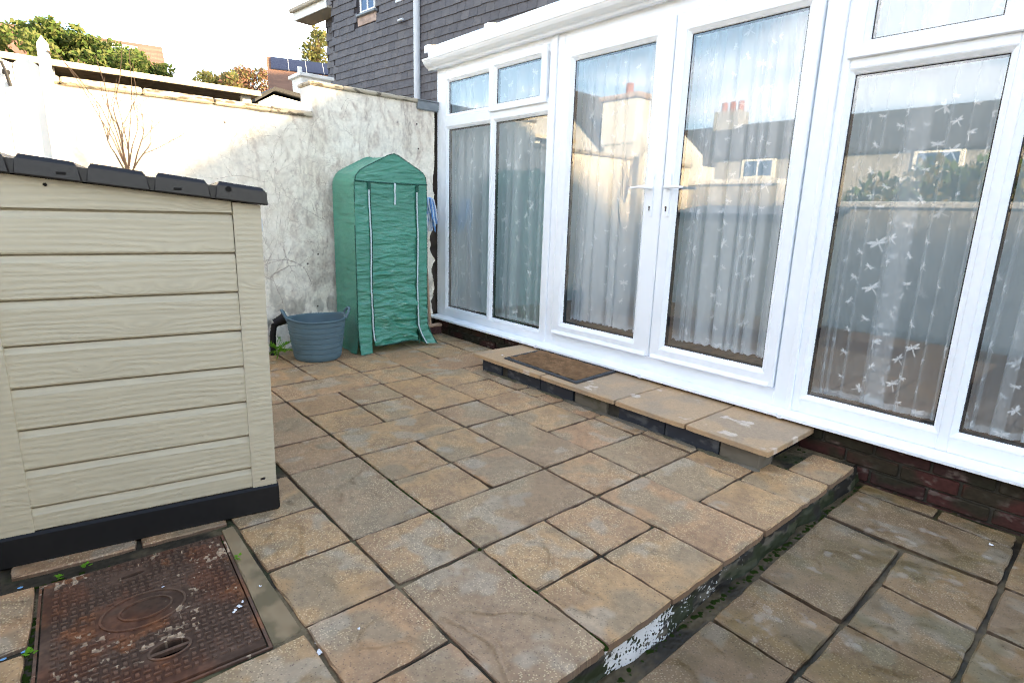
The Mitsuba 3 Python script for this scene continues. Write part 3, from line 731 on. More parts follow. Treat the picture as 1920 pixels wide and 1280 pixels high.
add('sill', prism([(3.03, .156), (F0 - .004, .156), (2.893, .150), (2.888, .146), (2.888, .133), (2.893, .130), (2.905, .130), (2.910, .140), (3.03, .142)], 'y', -1.40, 4.538), 'm_upvc', parent=t)
for yj in (3.046, 1.179, 2.07):
    add('sill_clip', rbox(2.884, 2.892, yj - .012, yj + .012, .128, .150, .002), 'm_upvc', parent=t)
# eaves: gutter with ogee face, roof edge above
og = [(2.99, 2.335), (2.945, 2.326), (2.930, 2.328), (2.922, 2.340), (2.905, 2.348), (2.884, 2.366), (2.872, 2.384), (2.870, 2.392), (2.863, 2.394), (2.862, 2.408), (2.872, 2.410), (2.874, 2.400), (2.99, 2.400)]
add('gutter', prism(og, 'y', -1.45, 4.600), 'm_upvc', parent=t)
add('gutter_union', prism([(x - .004, z - .003) if x < 2.98 else (x, z) for x, z in og], 'y', 4.500, 4.545), 'm_upvc', parent=t)
add('roof_edge', prism([(2.99, 2.402), (2.908, 2.412), (2.893, 2.430), (2.890, 2.488), (2.900, 2.500), (2.99, 2.515)], 'y', -1.45, 4.548), 'm_upvc', parent=t)
add('roof', tm([(2.905, -1.45, 2.505), (5.85, -1.45, 3.065), (5.85, 4.60, 3.065), (2.905, 4.60, 2.505)], [[0, 1, 2, 3]]), 'm_polycarb', parent=t)
for k in range(8):
    yb = -1.40 + k * 0.855
    add('roof_bar', prism([(2.905, 2.47), (5.85, 3.03), (5.85, 3.09), (2.905, 2.53)], 'y', yb, yb + .045), 'm_upvc', parent=t)
# room behind the glass
fl = []
for k in range(16):
    fl.append(rbox(3.06 + k * 0.17, 3.06 + k * 0.17 + 0.168, -1.4, 4.5, 0.10, 0.152, 0.003))
for m in fl:
    add('floor_board', m, 'm_wood_floor', parent=t)
add('inner_wall', cat([box(5.80, 6.0, -1.45, 4.62, -0.17, 3.05), prism([(3.06, -.17), (5.8, -.17), (5.8, 3.0), (3.06, 2.48)], 'y', 4.50, 4.545), prism([(3.06, -.17), (5.8, -.17), (5.8, 3.0), (3.06, 2.48)], 'y', -1.45, -1.40)]), 'm_inner_wall', parent=t)
# brick plinth below the sill
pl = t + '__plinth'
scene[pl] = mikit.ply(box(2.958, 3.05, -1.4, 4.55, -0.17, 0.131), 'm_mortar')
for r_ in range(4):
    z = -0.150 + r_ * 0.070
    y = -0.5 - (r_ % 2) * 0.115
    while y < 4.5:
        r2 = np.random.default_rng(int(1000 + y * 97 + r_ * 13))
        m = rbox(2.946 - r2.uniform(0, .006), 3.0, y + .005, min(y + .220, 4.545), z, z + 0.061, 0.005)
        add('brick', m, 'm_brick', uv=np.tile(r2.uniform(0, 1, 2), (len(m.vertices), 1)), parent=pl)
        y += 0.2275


# curtains, hung just inside the glass: flat stretches of sheer net and pleats where it is folded over itself
def curtain(y0, y1, z0, z1, folds, seed, label, x0=3.105, scallop=0.0, net='m_curtain'):
    r = np.random.default_rng(seed)
    ys, xs = [y0], [x0]
    for c, w, layers in folds:
        a, b = c - w / 2, c + w / 2
        if a > ys[-1] + .004:
            for q in np.linspace(ys[-1], a, max(3, int((a - ys[-1]) / .02)))[1:]:
                ys.append(q)
                xs.append(x0 + .004 * math.sin(q * 41 + seed))
        for L in range(layers):
            tgt, src = (b, a) if L % 2 == 0 else (a, b)
            for q in np.linspace(0, 1, 7)[1:]:
                ys.append(src + (tgt - src) * q + r.normal(0, .0007))
                xs.append(x0 + .010 * L + .010 * math.sin(q * math.pi) * (.5 + r.uniform(0, .4)))
    for q in np.linspace(ys[-1], y1, 10)[1:]:
        ys.append(q)
        xs.append(x0 + .004 * math.sin(q * 41 + seed))
    ys, xs = np.array(ys), np.array(xs)
    n, nv = len(ys), 30
    vv = np.linspace(0, 1, nv)
    sway = 0.006 * np.sin(3.1 * vv[None] + ys[:, None] * 9 + seed) + 0.010 * (1 - vv[None]) * np.sin(ys[:, None] * 23 + seed)
    P = np.stack([np.broadcast_to(xs[:, None], (n, nv)) + .008 * np.sin(4 * vv[None] + ys[:, None] * 15), ys[:, None] + sway, np.broadcast_to((z0 + vv * (z1 - z0))[None], (n, nv)).copy()], -1).copy()
    arc = np.r_[0, np.cumsum(np.hypot(np.diff(xs), np.diff(ys)))]
    if scallop:
        P[:, 0, 2] += scallop * (1 - np.abs(np.sin(arc * np.pi / 0.05)))
    uv = np.stack(np.broadcast_arrays(arc[:, None] + seed * 1.37, (vv * (z1 - z0))[None]), -1).reshape(-1, 2)
    i = (np.arange(n - 1)[:, None] * nv + np.arange(nv - 1)[None]).ravel()
    key = num('net_curtain')
    scene[key] = mikit.ply(tm(P.reshape(-1, 3), np.stack([i, i + nv, i + nv + 1, i + 1], 1)), net, smooth=True, uv=uv)
    labels[key] = {'label': label, 'category': 'curtain'}


curtain(3.10, 4.42, 0.24, 2.32, [(3.20, .012, 3), (3.29, .010, 3), (3.40, .030, 3), (3.57, .10, 3), (3.70, .03, 3), (3.90, .012, 3), (3.99, .05, 3), (4.16, .014, 3), (4.23, .05, 3), (4.34, .06, 3)], 1, 'sheer dragonfly net curtain in the double window beside the greenhouse', net='m_side_curtain')
curtain(2.20, 2.90, 0.355, 2.26, [(2.225, .03, 3), (2.305, .045, 5), (2.435, .12, 5), (2.545, .06, 5), (2.655, .085, 5), (2.755, .075, 5), (2.840, .04, 3)], 2, 'white net curtain with scalloped hem in the door nearer the greenhouse', scallop=0.018)
curtain(1.33, 2.00, 0.365, 2.26, [(1.375, .05, 5), (1.435, .04, 5), (1.515, .04, 5), (1.575, .022, 5), (1.635, .022, 7), (1.705, .066, 5), (1.80, .07, 5), (1.885, .04, 3), (1.935, .03, 3)], 3, 'white net curtain with scalloped hem in the door nearer the brick plinth corner', scallop=0.018)
curtain(0.54, 1.13, 0.25, 2.32, [(.60, .004, 3), (.665, .006, 3), (.735, .012, 3), (.845, .085, 5), (.895, .01, 3), (.975, .006, 3), (1.045, .01, 3), (1.08, .006, 3)], 4, 'very sheer net curtain with dragonflies in the window right of the doors', net='m_sheer_curtain')
curtain(-0.16, 0.49, 0.25, 2.32, [(-.05, .06, 3), (.10, .08, 5), (.24, .07, 5), (.345, .04, 3), (.43, .02, 3)], 5, 'sheer net curtain in the window cut off by the right edge of the photo', net='m_side_curtain')

# ------------------------------------------------------------------ step under the doors
t = thing('door_step', 'low sandstone slab step on dark blocks below the double doors', 'step')
ys = [1.020, 1.300, 1.595, 1.975, 2.60, 3.215]
ys = [1.020, 1.298, 1.905 - 0.62 + 0.0, 0, 0]
js = [1.015, 1.292, 1.288]
edges = [(1.012, 1.440), (1.444, 1.892), (1.896, 2.500), (2.504, 3.225)]
for k, (a, b) in enumerate(edges):
    x0 = 2.425 if k else 2.428
    m, uv = quad_slab([(x0, a), (2.93, a), (2.93, b), (x0, b)], 0.117, 0.026, joint=0.003, jit=0.0008, seed=500 + k, bevel=0.004, tilt=0.0006, per=9)
    add('step_slab', m, 'm_step_stone', uv=uv, parent=t)
blocks = [(1.066, 1.262, 'm_concrete'), (1.270, 1.575, 'm_riser_dark'), (1.583, 1.888, 'm_riser_dark'), (1.975, 2.225, 'm_concrete'), (2.245, 2.530, 'm_riser_dark'), (2.540, 2.870, 'm_riser_dark'), (2.935, 3.150, 'm_riser_dark')]
for a, b, mm in blocks:
    add('block', rbox(2.466 + rng.uniform(-.004, .004), 2.60, a, b, -0.02, 0.0895, 0.004), mm, parent=t)
add('mortar', cat([box(2.482, 2.62, 1.07, 3.145, -0.02, 0.090)]), 'm_mortar', parent=t)
add('infill', box(2.62, 2.945, 1.10, 3.10, -0.02, 0.088), 'm_pit', parent=t)
mm = []
for k in range(44):
    y = 1.08 + k * 0.047 + rng.uniform(-.015, .015)
    r = rng.uniform(0.010, 0.026)
    s = trimesh.creation.icosphere(subdivisions=2, radius=r)
    s.apply_scale([1, 1.9, 0.42])
    s.vertices += 0.3 * r * nz(s.vertices[:, 0] * 120, s.vertices[:, 1] * 120, s.vertices[:, 2] * 120 + k, 3)[:, None]
    s.apply_translation([2.460, y, 0.0])
    mm.append(s)
k_ = add('mortar_spill', cat(mm), 'm_concrete', smooth=True, parent=t)
labels[k_] = {'kind': 'stuff'}

# doormat on the step
t = thing('doormat', 'brown coir doormat with black rubber border on the stone step', 'doormat')


def mat_ring(d, z):
    q = np.array([(2.480, 2.235), (2.905, 2.262), (2.900, 2.985), (2.505, 2.955)])
    c = q.mean(0)
    g = np.asarray(Polygon(q).buffer(-d, join_style=2).exterior.coords)[:-1] if d else q
    return [(x, y, z) for x, y in g]


def rings_mesh(rs):
    v = [p for r in rs for p in r]
    f = []
    for k in range(len(rs) - 1):
        for i in range(4):
            j = (i + 1) % 4
            f.append([4 * k + i, 4 * k + j, 4 * k + 4 + j, 4 * k + 4 + i])
    return tm(v, f)


def ordered(d, z):
    r = np.array(mat_ring(d, z))
    c = r[:, :2].mean(0)
    a = np.arctan2(r[:, 1] - c[1], r[:, 0] - c[0])
    return r[np.argsort(a)].tolist()


add('border', rings_mesh([ordered(0, .117), ordered(0.001, .124), ordered(0.006, .128), ordered(0.026, .128), ordered(0.030, .122)]), 'm_rubber', parent=t)
c0, c1, c2, c3_ = [np.array(q[:2]) for q in ordered(0.028, 0)]
M, _ = grid(lambda u, v: np.c_[(c0[None] * ((1 - u) * (1 - v))[:, None] + c1[None] * (u * (1 - v))[:, None] + c2[None] * (u * v)[:, None] + c3_[None] * ((1 - u) * v)[:, None]), 0.129 + 0.004 * nz(u * 60, v * 90, 0, 3) + 0.004 * np.sin(u * 22 + 3 * np.sin(v * 11)) * np.sin(v * 30)], 60, 100)
add('coir_pile', M, 'm_coir', smooth=True, parent=t)

# ------------------------------------------------------------------ storage shed
t = thing('storage_shed', 'cream plastic storage shed with wood grain boards and black lid', 'shed')
sa = np.array([-0.166, 2.198])
sd = np.array([0.9855, -0.1698])
sn = np.array([0.1698, 0.9855])     # into the shed


def sp(s, dpt, z):
    s, dpt, z = np.broadcast_arrays(np.asarray(s, float), dpt, z)
    q = sa + np.outer(s.ravel(), sd) + np.outer(dpt.ravel(), sn)
    return np.c_[q, z.ravel()]


def to_shed(m):
    v = np.array(m.vertices)
    return trimesh.Trimesh(sp(v[:, 0], v[:, 1], v[:, 2]), m.faces, process=False)


def lidz(s):
    return 1.213 - 0.0985 * s


zb = [0.104, 0.183, 0.311, 0.441, 0.573, 0.703, 0.839, 0.972, 1.101]
for a, b in zip(zb, zb[1:]):
    pr_ = [(0.030, a - .002), (0.004, a - .002), (0.0, a + .003), (0.0, b - .027), (0.010, b - .008), (0.030, b - .008)]
    m = prism(pr_, 'x', 0.090, 0.726)
    m = m.subdivide() if False else m
    add('board', to_shed(m), 'm_shed', parent=t)
m = prism([(0.090, 1.1015), (0.726, 1.1015), (0.726, lidz(.726) - .004), (0.090, lidz(.09) - .004)], 'y', 0.002, 0.03)
add('board', to_shed(m), 'm_shed', parent=t)
for s0, s1, e0 in ((-0.010, 0.092, 0.0), (0.724, 0.806, 0.006)):
    v = prism([(s0 - e0 * 0, 0.100), (s1, 0.100), (s1 + 0.004 * (s0 > .5) * 2.2, lidz(s1) - .006), (s0 + 0.005 * (s0 > .5), lidz(s0) - .006)], 'y', -0.006, 0.05)
    add('corner_stile', to_shed(v), 'm_shed', parent=t)
add('inner_shell', to_shed(prism([(0.0, 0.05), (0.80, 0.05), (0.805, 1.125), (0.0, 1.20)], 'y', 0.03, 1.36)), 'm_shed', parent=t)
add('base', to_shed(rbox(-0.012, 0.813, -0.014, 1.38, -0.004, 0.103, 0.008)), 'm_black_plastic', parent=t)
add('slot', to_shed(rbox(0.752, 0.768, -0.0075, 0.0, 0.128, 0.136, 0.001)), 'm_pit', parent=t)
add('slot', to_shed(trimesh.creation.cylinder(0.005, 0.004, sections=12).apply_transform(trimesh.transformations.rotation_matrix(math.pi / 2, [1, 0, 0])).apply_translation([0.245, 0.001, 1.168])), 'm_pit', parent=t)
add('catch', to_shed(rbox(0.806, 0.822, 0.02, 0.05, 1.04, 1.085, 0.003)), 'm_pale_pipe', parent=t)
lid = []
cuts = [-0.02, 0.022, 0.176, 0.180, 0.336, 0.342, 0.502, 0.508, 0.668, 0.674, 0.834]
for s0, s1 in ((-0.135, 0.014), (0.020, 0.176), (0.184, 0.336), (0.346, 0.502), (0.512, 0.666), (0.678, 0.836)):
    z0a, z1a = lidz(s0) - 0.002, lidz(s1) - 0.002
    h = 0.056
    b = 0.010
    pts = []
    for s, zz, q in ((s0, z0a, 1), (s1, z1a, -1)):
        for dpt, qd in ((-0.040, 1), (1.43, -1)):
            pts += [(s + q * .003, dpt, zz + .004), (s, dpt + qd * .004, zz + .004), (s + q * b * .8, dpt + qd * .002, zz + h - b * 1.2), (s + q * b * 1.6, dpt + qd * b, zz + h), (s + q * .003, dpt + qd * .004, zz)]
    lid.append(trimesh.Trimesh(np.array(pts)).convex_hull)
core_ = prism([(-0.135, lidz(-.135)), (0.834, lidz(.834)), (0.834, lidz(.834) + .040), (-0.135, lidz(-.135) + .040)], 'y', -0.030, 1.42)
lid_key = t + '__lid'
scene[lid_key] = mikit.ply(to_shed(cat(lid + [core_])), 'm_lid')
for s, dz, kind in ((0.290, .016, 0), (0.575, .014, 0), (0.718, .034, 1)):
    zz = lidz(s) + dz
    m = rbox(s - .011, s + .011, -0.0415, -0.036, zz - .004, zz + .004, .001) if not kind else trimesh.creation.cylinder(0.009, 0.005, sections=16).apply_transform(trimesh.transformations.rotation_matrix(math.pi / 2, [1, 0, 0])).apply_translation([s, -0.0395, zz])
    add('slot', to_shed(m), 'm_pit', parent=lid_key)

# ------------------------------------------------------------------ plastic greenhouse
t = thing('mini_greenhouse', 'upright green plastic covered mini greenhouse with zipped front', 'greenhouse')
GX0, GX1, GY0, GY1 = 1.928, 2.552, 4.05, 4.475
prof = np.array([(0, 0), (0, .2), (0, .45), (0, .75), (0, 1.0), (0.0, 1.22), (0.002, 1.315), (0.014, 1.360), (0.042, 1.396), (0.085, 1.424), (0.20, 1.482), (0.285, 1.525), (0.335, 1.541), (0.375, 1.528), (0.45, 1.488), (0.545, 1.440), (0.592, 1.412), (0.615, 1.380), (0.622, 1.335), (0.624, 1.2), (0.624, 1.0), (0.624, .75), (0.624, .45), (0.624, .2), (0.624, 0.0)])
ar = np.r_[0, np.cumsum(np.linalg.norm(np.diff(prof, axis=0), axis=1))]
ar /= ar[-1]


def cover(u, v):
    px, pz = np.interp(u, ar, prof[:, 0]), np.interp(u, ar, prof[:, 1])
    y = GY0 + v * (GY1 - GY0)
    side = np.where(u < 0.5, -1.0, 1.0) * np.clip((1.36 - pz) / 0.15, 0, 1)
    bulge = 0.016 * nz(y * 5, pz * 2.0, u * 3, 21) * np.sin(np.pi * v)
    flare = np.clip(1 - pz / 0.16, 0, 1) ** 1.6
    x = GX0 + px + side * (bulge + flare * (0.030 + 0.05 * nz(y * 14, 0, 0, 22)) * np.where(u < .5, 1, .4)) + (u < 0.5) * 0.018 * v
    sag = -0.012 * np.sin(np.pi * v) * np.clip((pz - 1.38) / 0.1, 0, 1)
    return np.stack([x, y - flare * 0.02 * (1 - v), np.maximum(pz + sag + 0.004 * nz(y * 9, px * 9, 0, 23), 0.004)], 1)


M, uv = grid(cover, 150, 26)
add('cover', M, 'm_film', smooth=True, parent=t)
M, uv = grid(lambda u, v: np.stack([GX0 + .02 + u * .61, np.full(len(u), GY1), .004 + v * (np.interp(u * .624, prof[6:19, 0], prof[6:19, 1]))], 1), 24, 30)
add('back_panel', M, 'm_film', smooth=True, parent=t)


def front(x0, x1, z0, z1, seed, amp=0.012, curl=0.0, top=None, side=0, dx=0.0, nx=56, nzv=190):
    def fn(u, v):
        x, z = x0 + u * (x1 - x0), z0 + v * ((top(x0 + u * (x1 - x0)) if top else z1) - z0)
        low = np.clip(1.15 - z, 0, 1)
        w = nz(x * 4.5 + seed, z * 24, 0, seed, 4) * 1.1 + 0.7 * nz(x * 11, z * 48, 0, seed + 1, 3) + 1.5 * (0.13 - np.abs(nz(x * 5 + z * 3, z * 17 + x * 4, 3, seed + 2, 2)))
        y = GY0 - 0.004 - amp * w * (0.25 + 1.3 * low) - 0.006
        c = np.clip(1 - z / 0.20, 0, 1) ** 1.5
        y = y - curl * c * (0.5 + 0.5 * (u if side > 0 else 1 - u))
        return np.stack([x + dx * c, y, z], 1)
    return grid(fn, nx, nzv)[0]


ZT = 1.328
add('front_flap', front(GX0 - .002, 2.038, 0.006, ZT, 31, 0.010, 0.055, dx=-0.010, nx=16), 'm_film', smooth=True, parent=t)
add('front_flap', front(2.462, GX1 + .001, 0.020, ZT, 33, 0.008, 0.075, side=1, dx=0.075, nx=16), 'm_film', smooth=True, parent=t)
add('door_flap', front(2.046, 2.454, 0.062, ZT, 35, 0.026, 0.03), 'm_film', smooth=True, parent=t)
rl = lambda x: np.interp(x - GX0, prof[6:19, 0], prof[6:19, 1]) - 0.002
add('gable_panel', front(GX0 + .001, GX1 - .001, ZT, 0, 37, 0.008, top=rl, nx=40, nzv=16), 'm_film', smooth=True, parent=t)
path = [(GX0 + x, GY0 - .006, z) for x, z in prof]
tp = np.array(path)
tp[:, 0] += 0.0
add('edge_tape', tube(tp[4:22], 0.0055, 6), 'm_tape', parent=t)
add('edge_tape', tube([(GX0 - .004, GY0 - .006 - .05 * max(0, 1 - z / .2) ** 1.5, z) for z in np.linspace(1.0, .006, 16)], 0.0045, 6), 'm_tape', parent=t)
add('edge_tape', tube([(GX1 + .002 + .070 * max(0, 1 - z / .2) ** 1.5, GY0 - .008 - .075 * max(0, 1 - z / .2) ** 1.5, z) for z in np.linspace(1.0, .016, 18)], 0.0045, 6), 'm_tape', parent=t)
add('edge_tape', tube([(x, GY0 - .014 - .004 * math.sin(x * 30), ZT - .002 - .006 * math.sin((x - GX0) / .624 * math.pi)) for x in np.linspace(GX0, GX1, 24)], 0.0055, 6), 'm_tape', parent=t)
add('edge_tape', tube([(x, GY0 - .045 - .012 * math.sin(x * 26), .064 + .006 * math.sin(x * 17)) for x in np.linspace(2.05, 2.455, 24)], 0.0055, 6), 'm_tape', parent=t)
for xz, s in ((2.042, 1), (2.458, -1)):
    zz = np.linspace(1.265, 0.10 if s > 0 else .03, 60)
    bend = np.clip(1 - zz / .2, 0, 1) ** 1.5
    dx = (0.004 * np.sin(zz * 9) + (bend * .075 if s < 0 else bend * .012))
    yy = GY0 - .022 - .006 * nz(zz * 20, 0, 0, 5) - bend * (.05 if s < 0 else .045)
    v = []
    for a, y, z in zip(xz + dx, yy, zz):
        v += [(a - .006, y, z), (a - .002, y - .004, z), (a + .002, y - .004, z), (a + .006, y, z)]
    f = [[4 * k + i, 4 * k + i + 1, 4 * k + i + 5, 4 * k + i + 4] for k in range(len(zz) - 1) for i in range(3)]
    add('zip', tm(v, f), 'm_zip', smooth=True, parent=t)
    add('edge_tape', tube(np.c_[xz + dx - .010 * s * -1, yy + .003, zz], 0.005, 6), 'm_tape', parent=t)
    add('zip_tab', rbox(xz - .012, xz + .012, GY0 - .026, GY0 - .012, 1.262, ZT - .002, .003), 'm_tape', parent=t)
tie = []
for k in range(13):
    z = ZT - .004 - k * 0.0135
    w = .0085 * (1 if not 4 < k < 8 else .55)
    tie += [(2.256 - w, GY0 - .024 - .004 * math.sin(k), z), (2.256 + w, GY0 - .024 - .004 * math.sin(k), z)]
add('tie_strap', tm(tie, [[2 * k, 2 * k + 1, 2 * k + 3, 2 * k + 2] for k in range(12)]), 'm_zip', parent=t)
fr = []
for x in (GX0 + .045, GX1 - .045):
    for y in (GY0 + .04, GY1 - .03):
        fr.append(tube([(x, y, 0.01), (x, y, 1.34)], .008, 8))
for z in (.30, .62, .94, 1.26):
    for y in (GY0 + .04, GY1 - .03):
        fr.append(tube([(GX0 + .045, y, z), (GX1 - .045, y, z)], .007, 8))
    for x in (GX0 + .045, GX1 - .045):
        fr.append(tube([(x, GY0 + .04, z), (x, GY1 - .03, z)], .007, 8))
add('frame', cat(fr), 'm_green_tube', smooth=40, parent=t)
for z in (.31, .63, .95):
    add('shelf', cat([tube([(x, GY0 + .02, z), (x, GY1 - .02, z)], .002, 5) for x in np.linspace(GX0 + .03, GX1 - .03, 22)]), 'm_green_tube', parent=t)

# ------------------------------------------------------------------ tub
t = thing('flexible_tub', 'blue grey flexible rubber tub standing left of the greenhouse', 'tub')
tc = np.array([1.632, 4.135])
pr2 = [(0.0, 0.004), (0.150, 0.0), (0.163, 0.006)]
for k in range(7):
    z = 0.022 + k * 0.040
    r0 = 0.165 + 0.038 * (z / 0.30)
    pr2 += [(r0, z), (r0 + .0055, z + .003), (r0 + .0085, z + .030), (r0 + .0035, z + .034)]
pr2 += [(0.206, 0.300), (0.213, 0.303), (0.214, 0.310), (0.207, 0.313), (0.198, 0.308), (0.190, 0.20), (0.162, 0.02), (0.0, 0.018)]
an = np.linspace(0, 2 * math.pi, 65)[:-1]
v = []
for r, z in pr2:
    rr = r * (1 + 0.035 * np.cos(2 * an) * (z / .3))
    lift = 0.018 * np.abs(np.cos(an)) ** 6 * max(0, (z - .2) / .11)
    v.append(np.c_[tc[0] + rr * np.cos(an), tc[1] + rr * np.sin(an), z + lift])
v = np.vstack(v)
n_ = 64
f = [[k * n_ + i, k * n_ + (i + 1) % n_, (k + 1) * n_ + (i + 1) % n_, (k + 1) * n_ + i] for k in range(len(pr2) - 1) for i in range(n_)]
add('body', tm(v, f), 'm_tub', smooth=28, parent=t)
for a0 in (2.85, -0.25):
    cs, sn_ = math.cos(a0), math.sin(a0)
    pts = []
    for q in np.linspace(-1, 1, 15):
        w = 0.062 * math.sin(q * math.pi / 2)
        up = 0.068 * (1 - abs(q) ** 2.6)
        outw = 0.207 + 0.036 * (1 - abs(q) ** 2)
        pts.append((tc[0] + outw * cs - w * sn_, tc[1] + outw * sn_ + w * cs, 0.308 + up))
    add('handle', tube(pts, .0095, 8), 'm_tub', smooth=True, parent=t)
M, _ = grid(lambda u, v: np.stack([tc[0] + .186 * v * np.cos(u * 2 * np.pi), tc[1] + .186 * v * np.sin(u * 2 * np.pi), .235 + .014 * nz(u * 9, v * 9, 0, 3)], 1), 40, 8)
add('soil', M, 'm_soil', smooth=True, parent=t)

# ------------------------------------------------------------------ broom and mop beside the greenhouse
t = thing('broom', 'wooden broom with brown bristles standing behind the greenhouse corner', 'broom')
add('head', rbox(2.685, 2.915, 4.345, 4.395, 0.070, 0.098, 0.008), 'm_broom_wood', parent=t)
br = []
for k in range(150):
    x, y = rng.uniform(2.690, 2.910), rng.uniform(4.35, 4.39)
    br.append(tube([(x, y, .072), (x + rng.normal(0, .006), y + rng.normal(0, .006), .004)], .0028, 4, False))
k_ = add('bristles', cat(br), 'm_bristle', parent=t)
labels[k_] = {'kind': 'stuff'}
add('handle', tube([(2.795, 4.370, .085), (2.772, 4.395, .6), (2.752, 4.43, 1.08)], .0125, 10), 'm_broom_wood', smooth=40, parent=t)
t = thing('string_mop', 'blue and white string mop standing head up between greenhouse and window', 'mop')
add('handle', tube([(2.700, 4.36, 0.01), (2.78, 4.40, .95), (2.800, 4.41, 1.235)], .010, 10), 'm_pale_pipe', smooth=40, parent=t)
st, su = [], []
for k in range(64):
    a, b = rng.uniform(0, 2 * math.pi), rng.uniform(.5, 1)
    L = rng.uniform(.10, .30)
    w = 0.070 * b
    pts = [(2.800 + .012 * math.cos(a), 4.41 + .012 * math.sin(a), 1.235), (2.802 + w * .75 * math.cos(a), 4.41 + w * .6 * math.sin(a), 1.250 - .03 * b), (2.806 + w * math.cos(a), 4.41 + w * .8 * math.sin(a), 1.235 - L * .5), (2.812 + w * .95 * math.cos(a) + .01, 4.41 + w * .8 * math.sin(a), 1.235 - L)]
    q = np.array([np.interp(np.linspace(0, 3, 10), range(4), [p[i] for p in pts]) for i in range(3)]).T
    m = tube(q, .0062, 6)
    st.append(m)
    su.append(np.full((len(m.vertices), 2), 0.1 if rng.uniform() < .42 else .9))
k_ = add('strands', cat(st), 'm_mop_blue', uv=np.vstack(su), parent=t)
labels[k_] = {'kind': 'stuff'}


# ------------------------------------------------------------------ plants near the wall
def blade_mesh(base, tip, w, up=(0, 0, 1)):
    base, tip = np.array(base), np.array(tip)
    d = tip - base
    s = np.cross(d, [0.2, 0.3, 1.0])
    s = s / (np.linalg.norm(s) + 1e-9) * w
    mid = base + d * 0.5 + np.array([0, 0, np.linalg.norm(d) * .06])
    return tm([base, mid - s, tip, mid + s], [[0, 1, 2, 3]])


t = thing('weed_plant', 'bright green feathery weed growing between shed and tub', 'plant')
lf, st = [], []
for k in range(12):
    a = rng.uniform(0, 2 * math.pi)
    L = rng.uniform(.10, .17)
    b0 = np.array([1.375, 4.23, 0.06])
    dirv = np.array([math.cos(a) * .8 + .15, math.sin(a) * .5 - .25, rng.uniform(.15, .75)])
    dirv /= np.linalg.norm(dirv)
    pts = [b0 + dirv * L * q + np.array([0, 0, -0.10 * L * q * q * 4]) for q in np.linspace(0, 1, 9)]
    st.append(tube(pts, np.linspace(.0025, .0008, 9), 5))
    for q in range(2, 9):
        for s in (-1, 1):
            side = np.cross(dirv, [0, 0, 1])
            side /= np.linalg.norm(side)
            tip = pts[q] + side * s * .034 * (1.1 - q / 10) + dirv * .022 + rng.normal(0, .004, 3)
            lf.append(blade_mesh(pts[q], tip, .0055))
            lf.append(blade_mesh((pts[q] + tip) / 2, (pts[q] + tip) / 2 + dirv * .018 + rng.normal(0, .005, 3), .004))
add('stems', cat(st + [tube([(1.36, 4.26, -.01), (1.375, 4.23, .07)], .004, 6)]), 'm_leaf_lime', parent=t)
add('leaves', cat(lf), 'm_leaf_lime', parent=t)
t = thing('plant_pot', 'black plastic plant pot lying tipped against the wall beside the tub', 'plant pot')
pot = trimesh.creation.revolve(np.array([(0, 0), (.030, 0), (.042, .075), (.047, .076), (.047, .088), (.041, .088), (.028, .006), (0, .006)]), sections=28)
pot.apply_transform(trimesh.transformations.rotation_matrix(1.15, [0.3, 1, 0]))
pot.apply_translation([1.40, 4.38, 0.25])
add('wall', pot, 'm_black_plastic', smooth=30, parent=t)
pot = trimesh.creation.box([.03, .03, .24])
st_ = tube([(1.385, 4.40, 0.0), (1.390, 4.40, .16), (1.402, 4.385, .245)], .022, 10)
add('spout', st_, 'm_black_plastic', smooth=40, parent=t)


def branches(p0, d0, L, r, depth, out, rg, spread=0.55, grav=0.03):
    n = 6
    pts = [np.array(p0)]
    d = np.array(d0) / np.linalg.norm(d0)
    for k in range(n):
        d = d + rg.normal(0, .10, 3) + np.array([0, 0, grav])
        d /= np.linalg.norm(d)
        pts.append(pts[-1] + d * L / n)
    out.append(tube(pts, np.linspace(r, r * .55, n + 1), 5))
    if depth:
        for k in range(rg.integers(2, 4)):
            q = pts[int(rg.integers(3, n + 1))]
            dd = d + rg.normal(0, spread, 3) * np.array([1, .35, .8])
            branches(q, dd, L * rg.uniform(.5, .85), r * .58, depth - 1, out, rg, spread, grav)


t = thing('bare_shrub', 'leafless brown shrub rising behind the shed lid against the wall', 'shrub')
rg = np.random.default_rng(21)
out = []
branches((.56, 4.30, 0.9), (0, 0, 1), .42, .013, 0, out, rg, grav=0)
for d0, L in (((-.10, -.05, 1), .28), ((.30, .0, 1), .28), ((-.55, .0, .9), .26), ((.75, 0, .75), .26), ((.12, 0, 1.0), .30)):
    branches((.56 + rg.normal(0, .01), 4.30, 1.28), d0, L, .0055, 2, out, rg)
for x0, x1, z0, z1 in ((.46, .255, 1.66, 1.955), (.52, .60, 1.66, 2.02), (.60, .63, 1.60, 2.00), (.44, .30, 1.62, 1.90), (.63, .64, 1.55, 1.93), (.50, .46, 1.64, 1.94)):
    out.append(tube([(.56, 4.29, 1.30), ((x0 + .56) / 2, 4.28, (1.3 + z0) / 2 + .03), (x0, 4.27, z0), ((x0 + x1) / 2 + .01, 4.26, (z0 + z1) / 2), (x1, 4.25, z1)], [.0045, .0036, .0028, .0022, .0014], 5))
add('trunk', out[0], 'm_bark', parent=t)
add('twigs', cat(out[1:]), 'm_bark', parent=t)

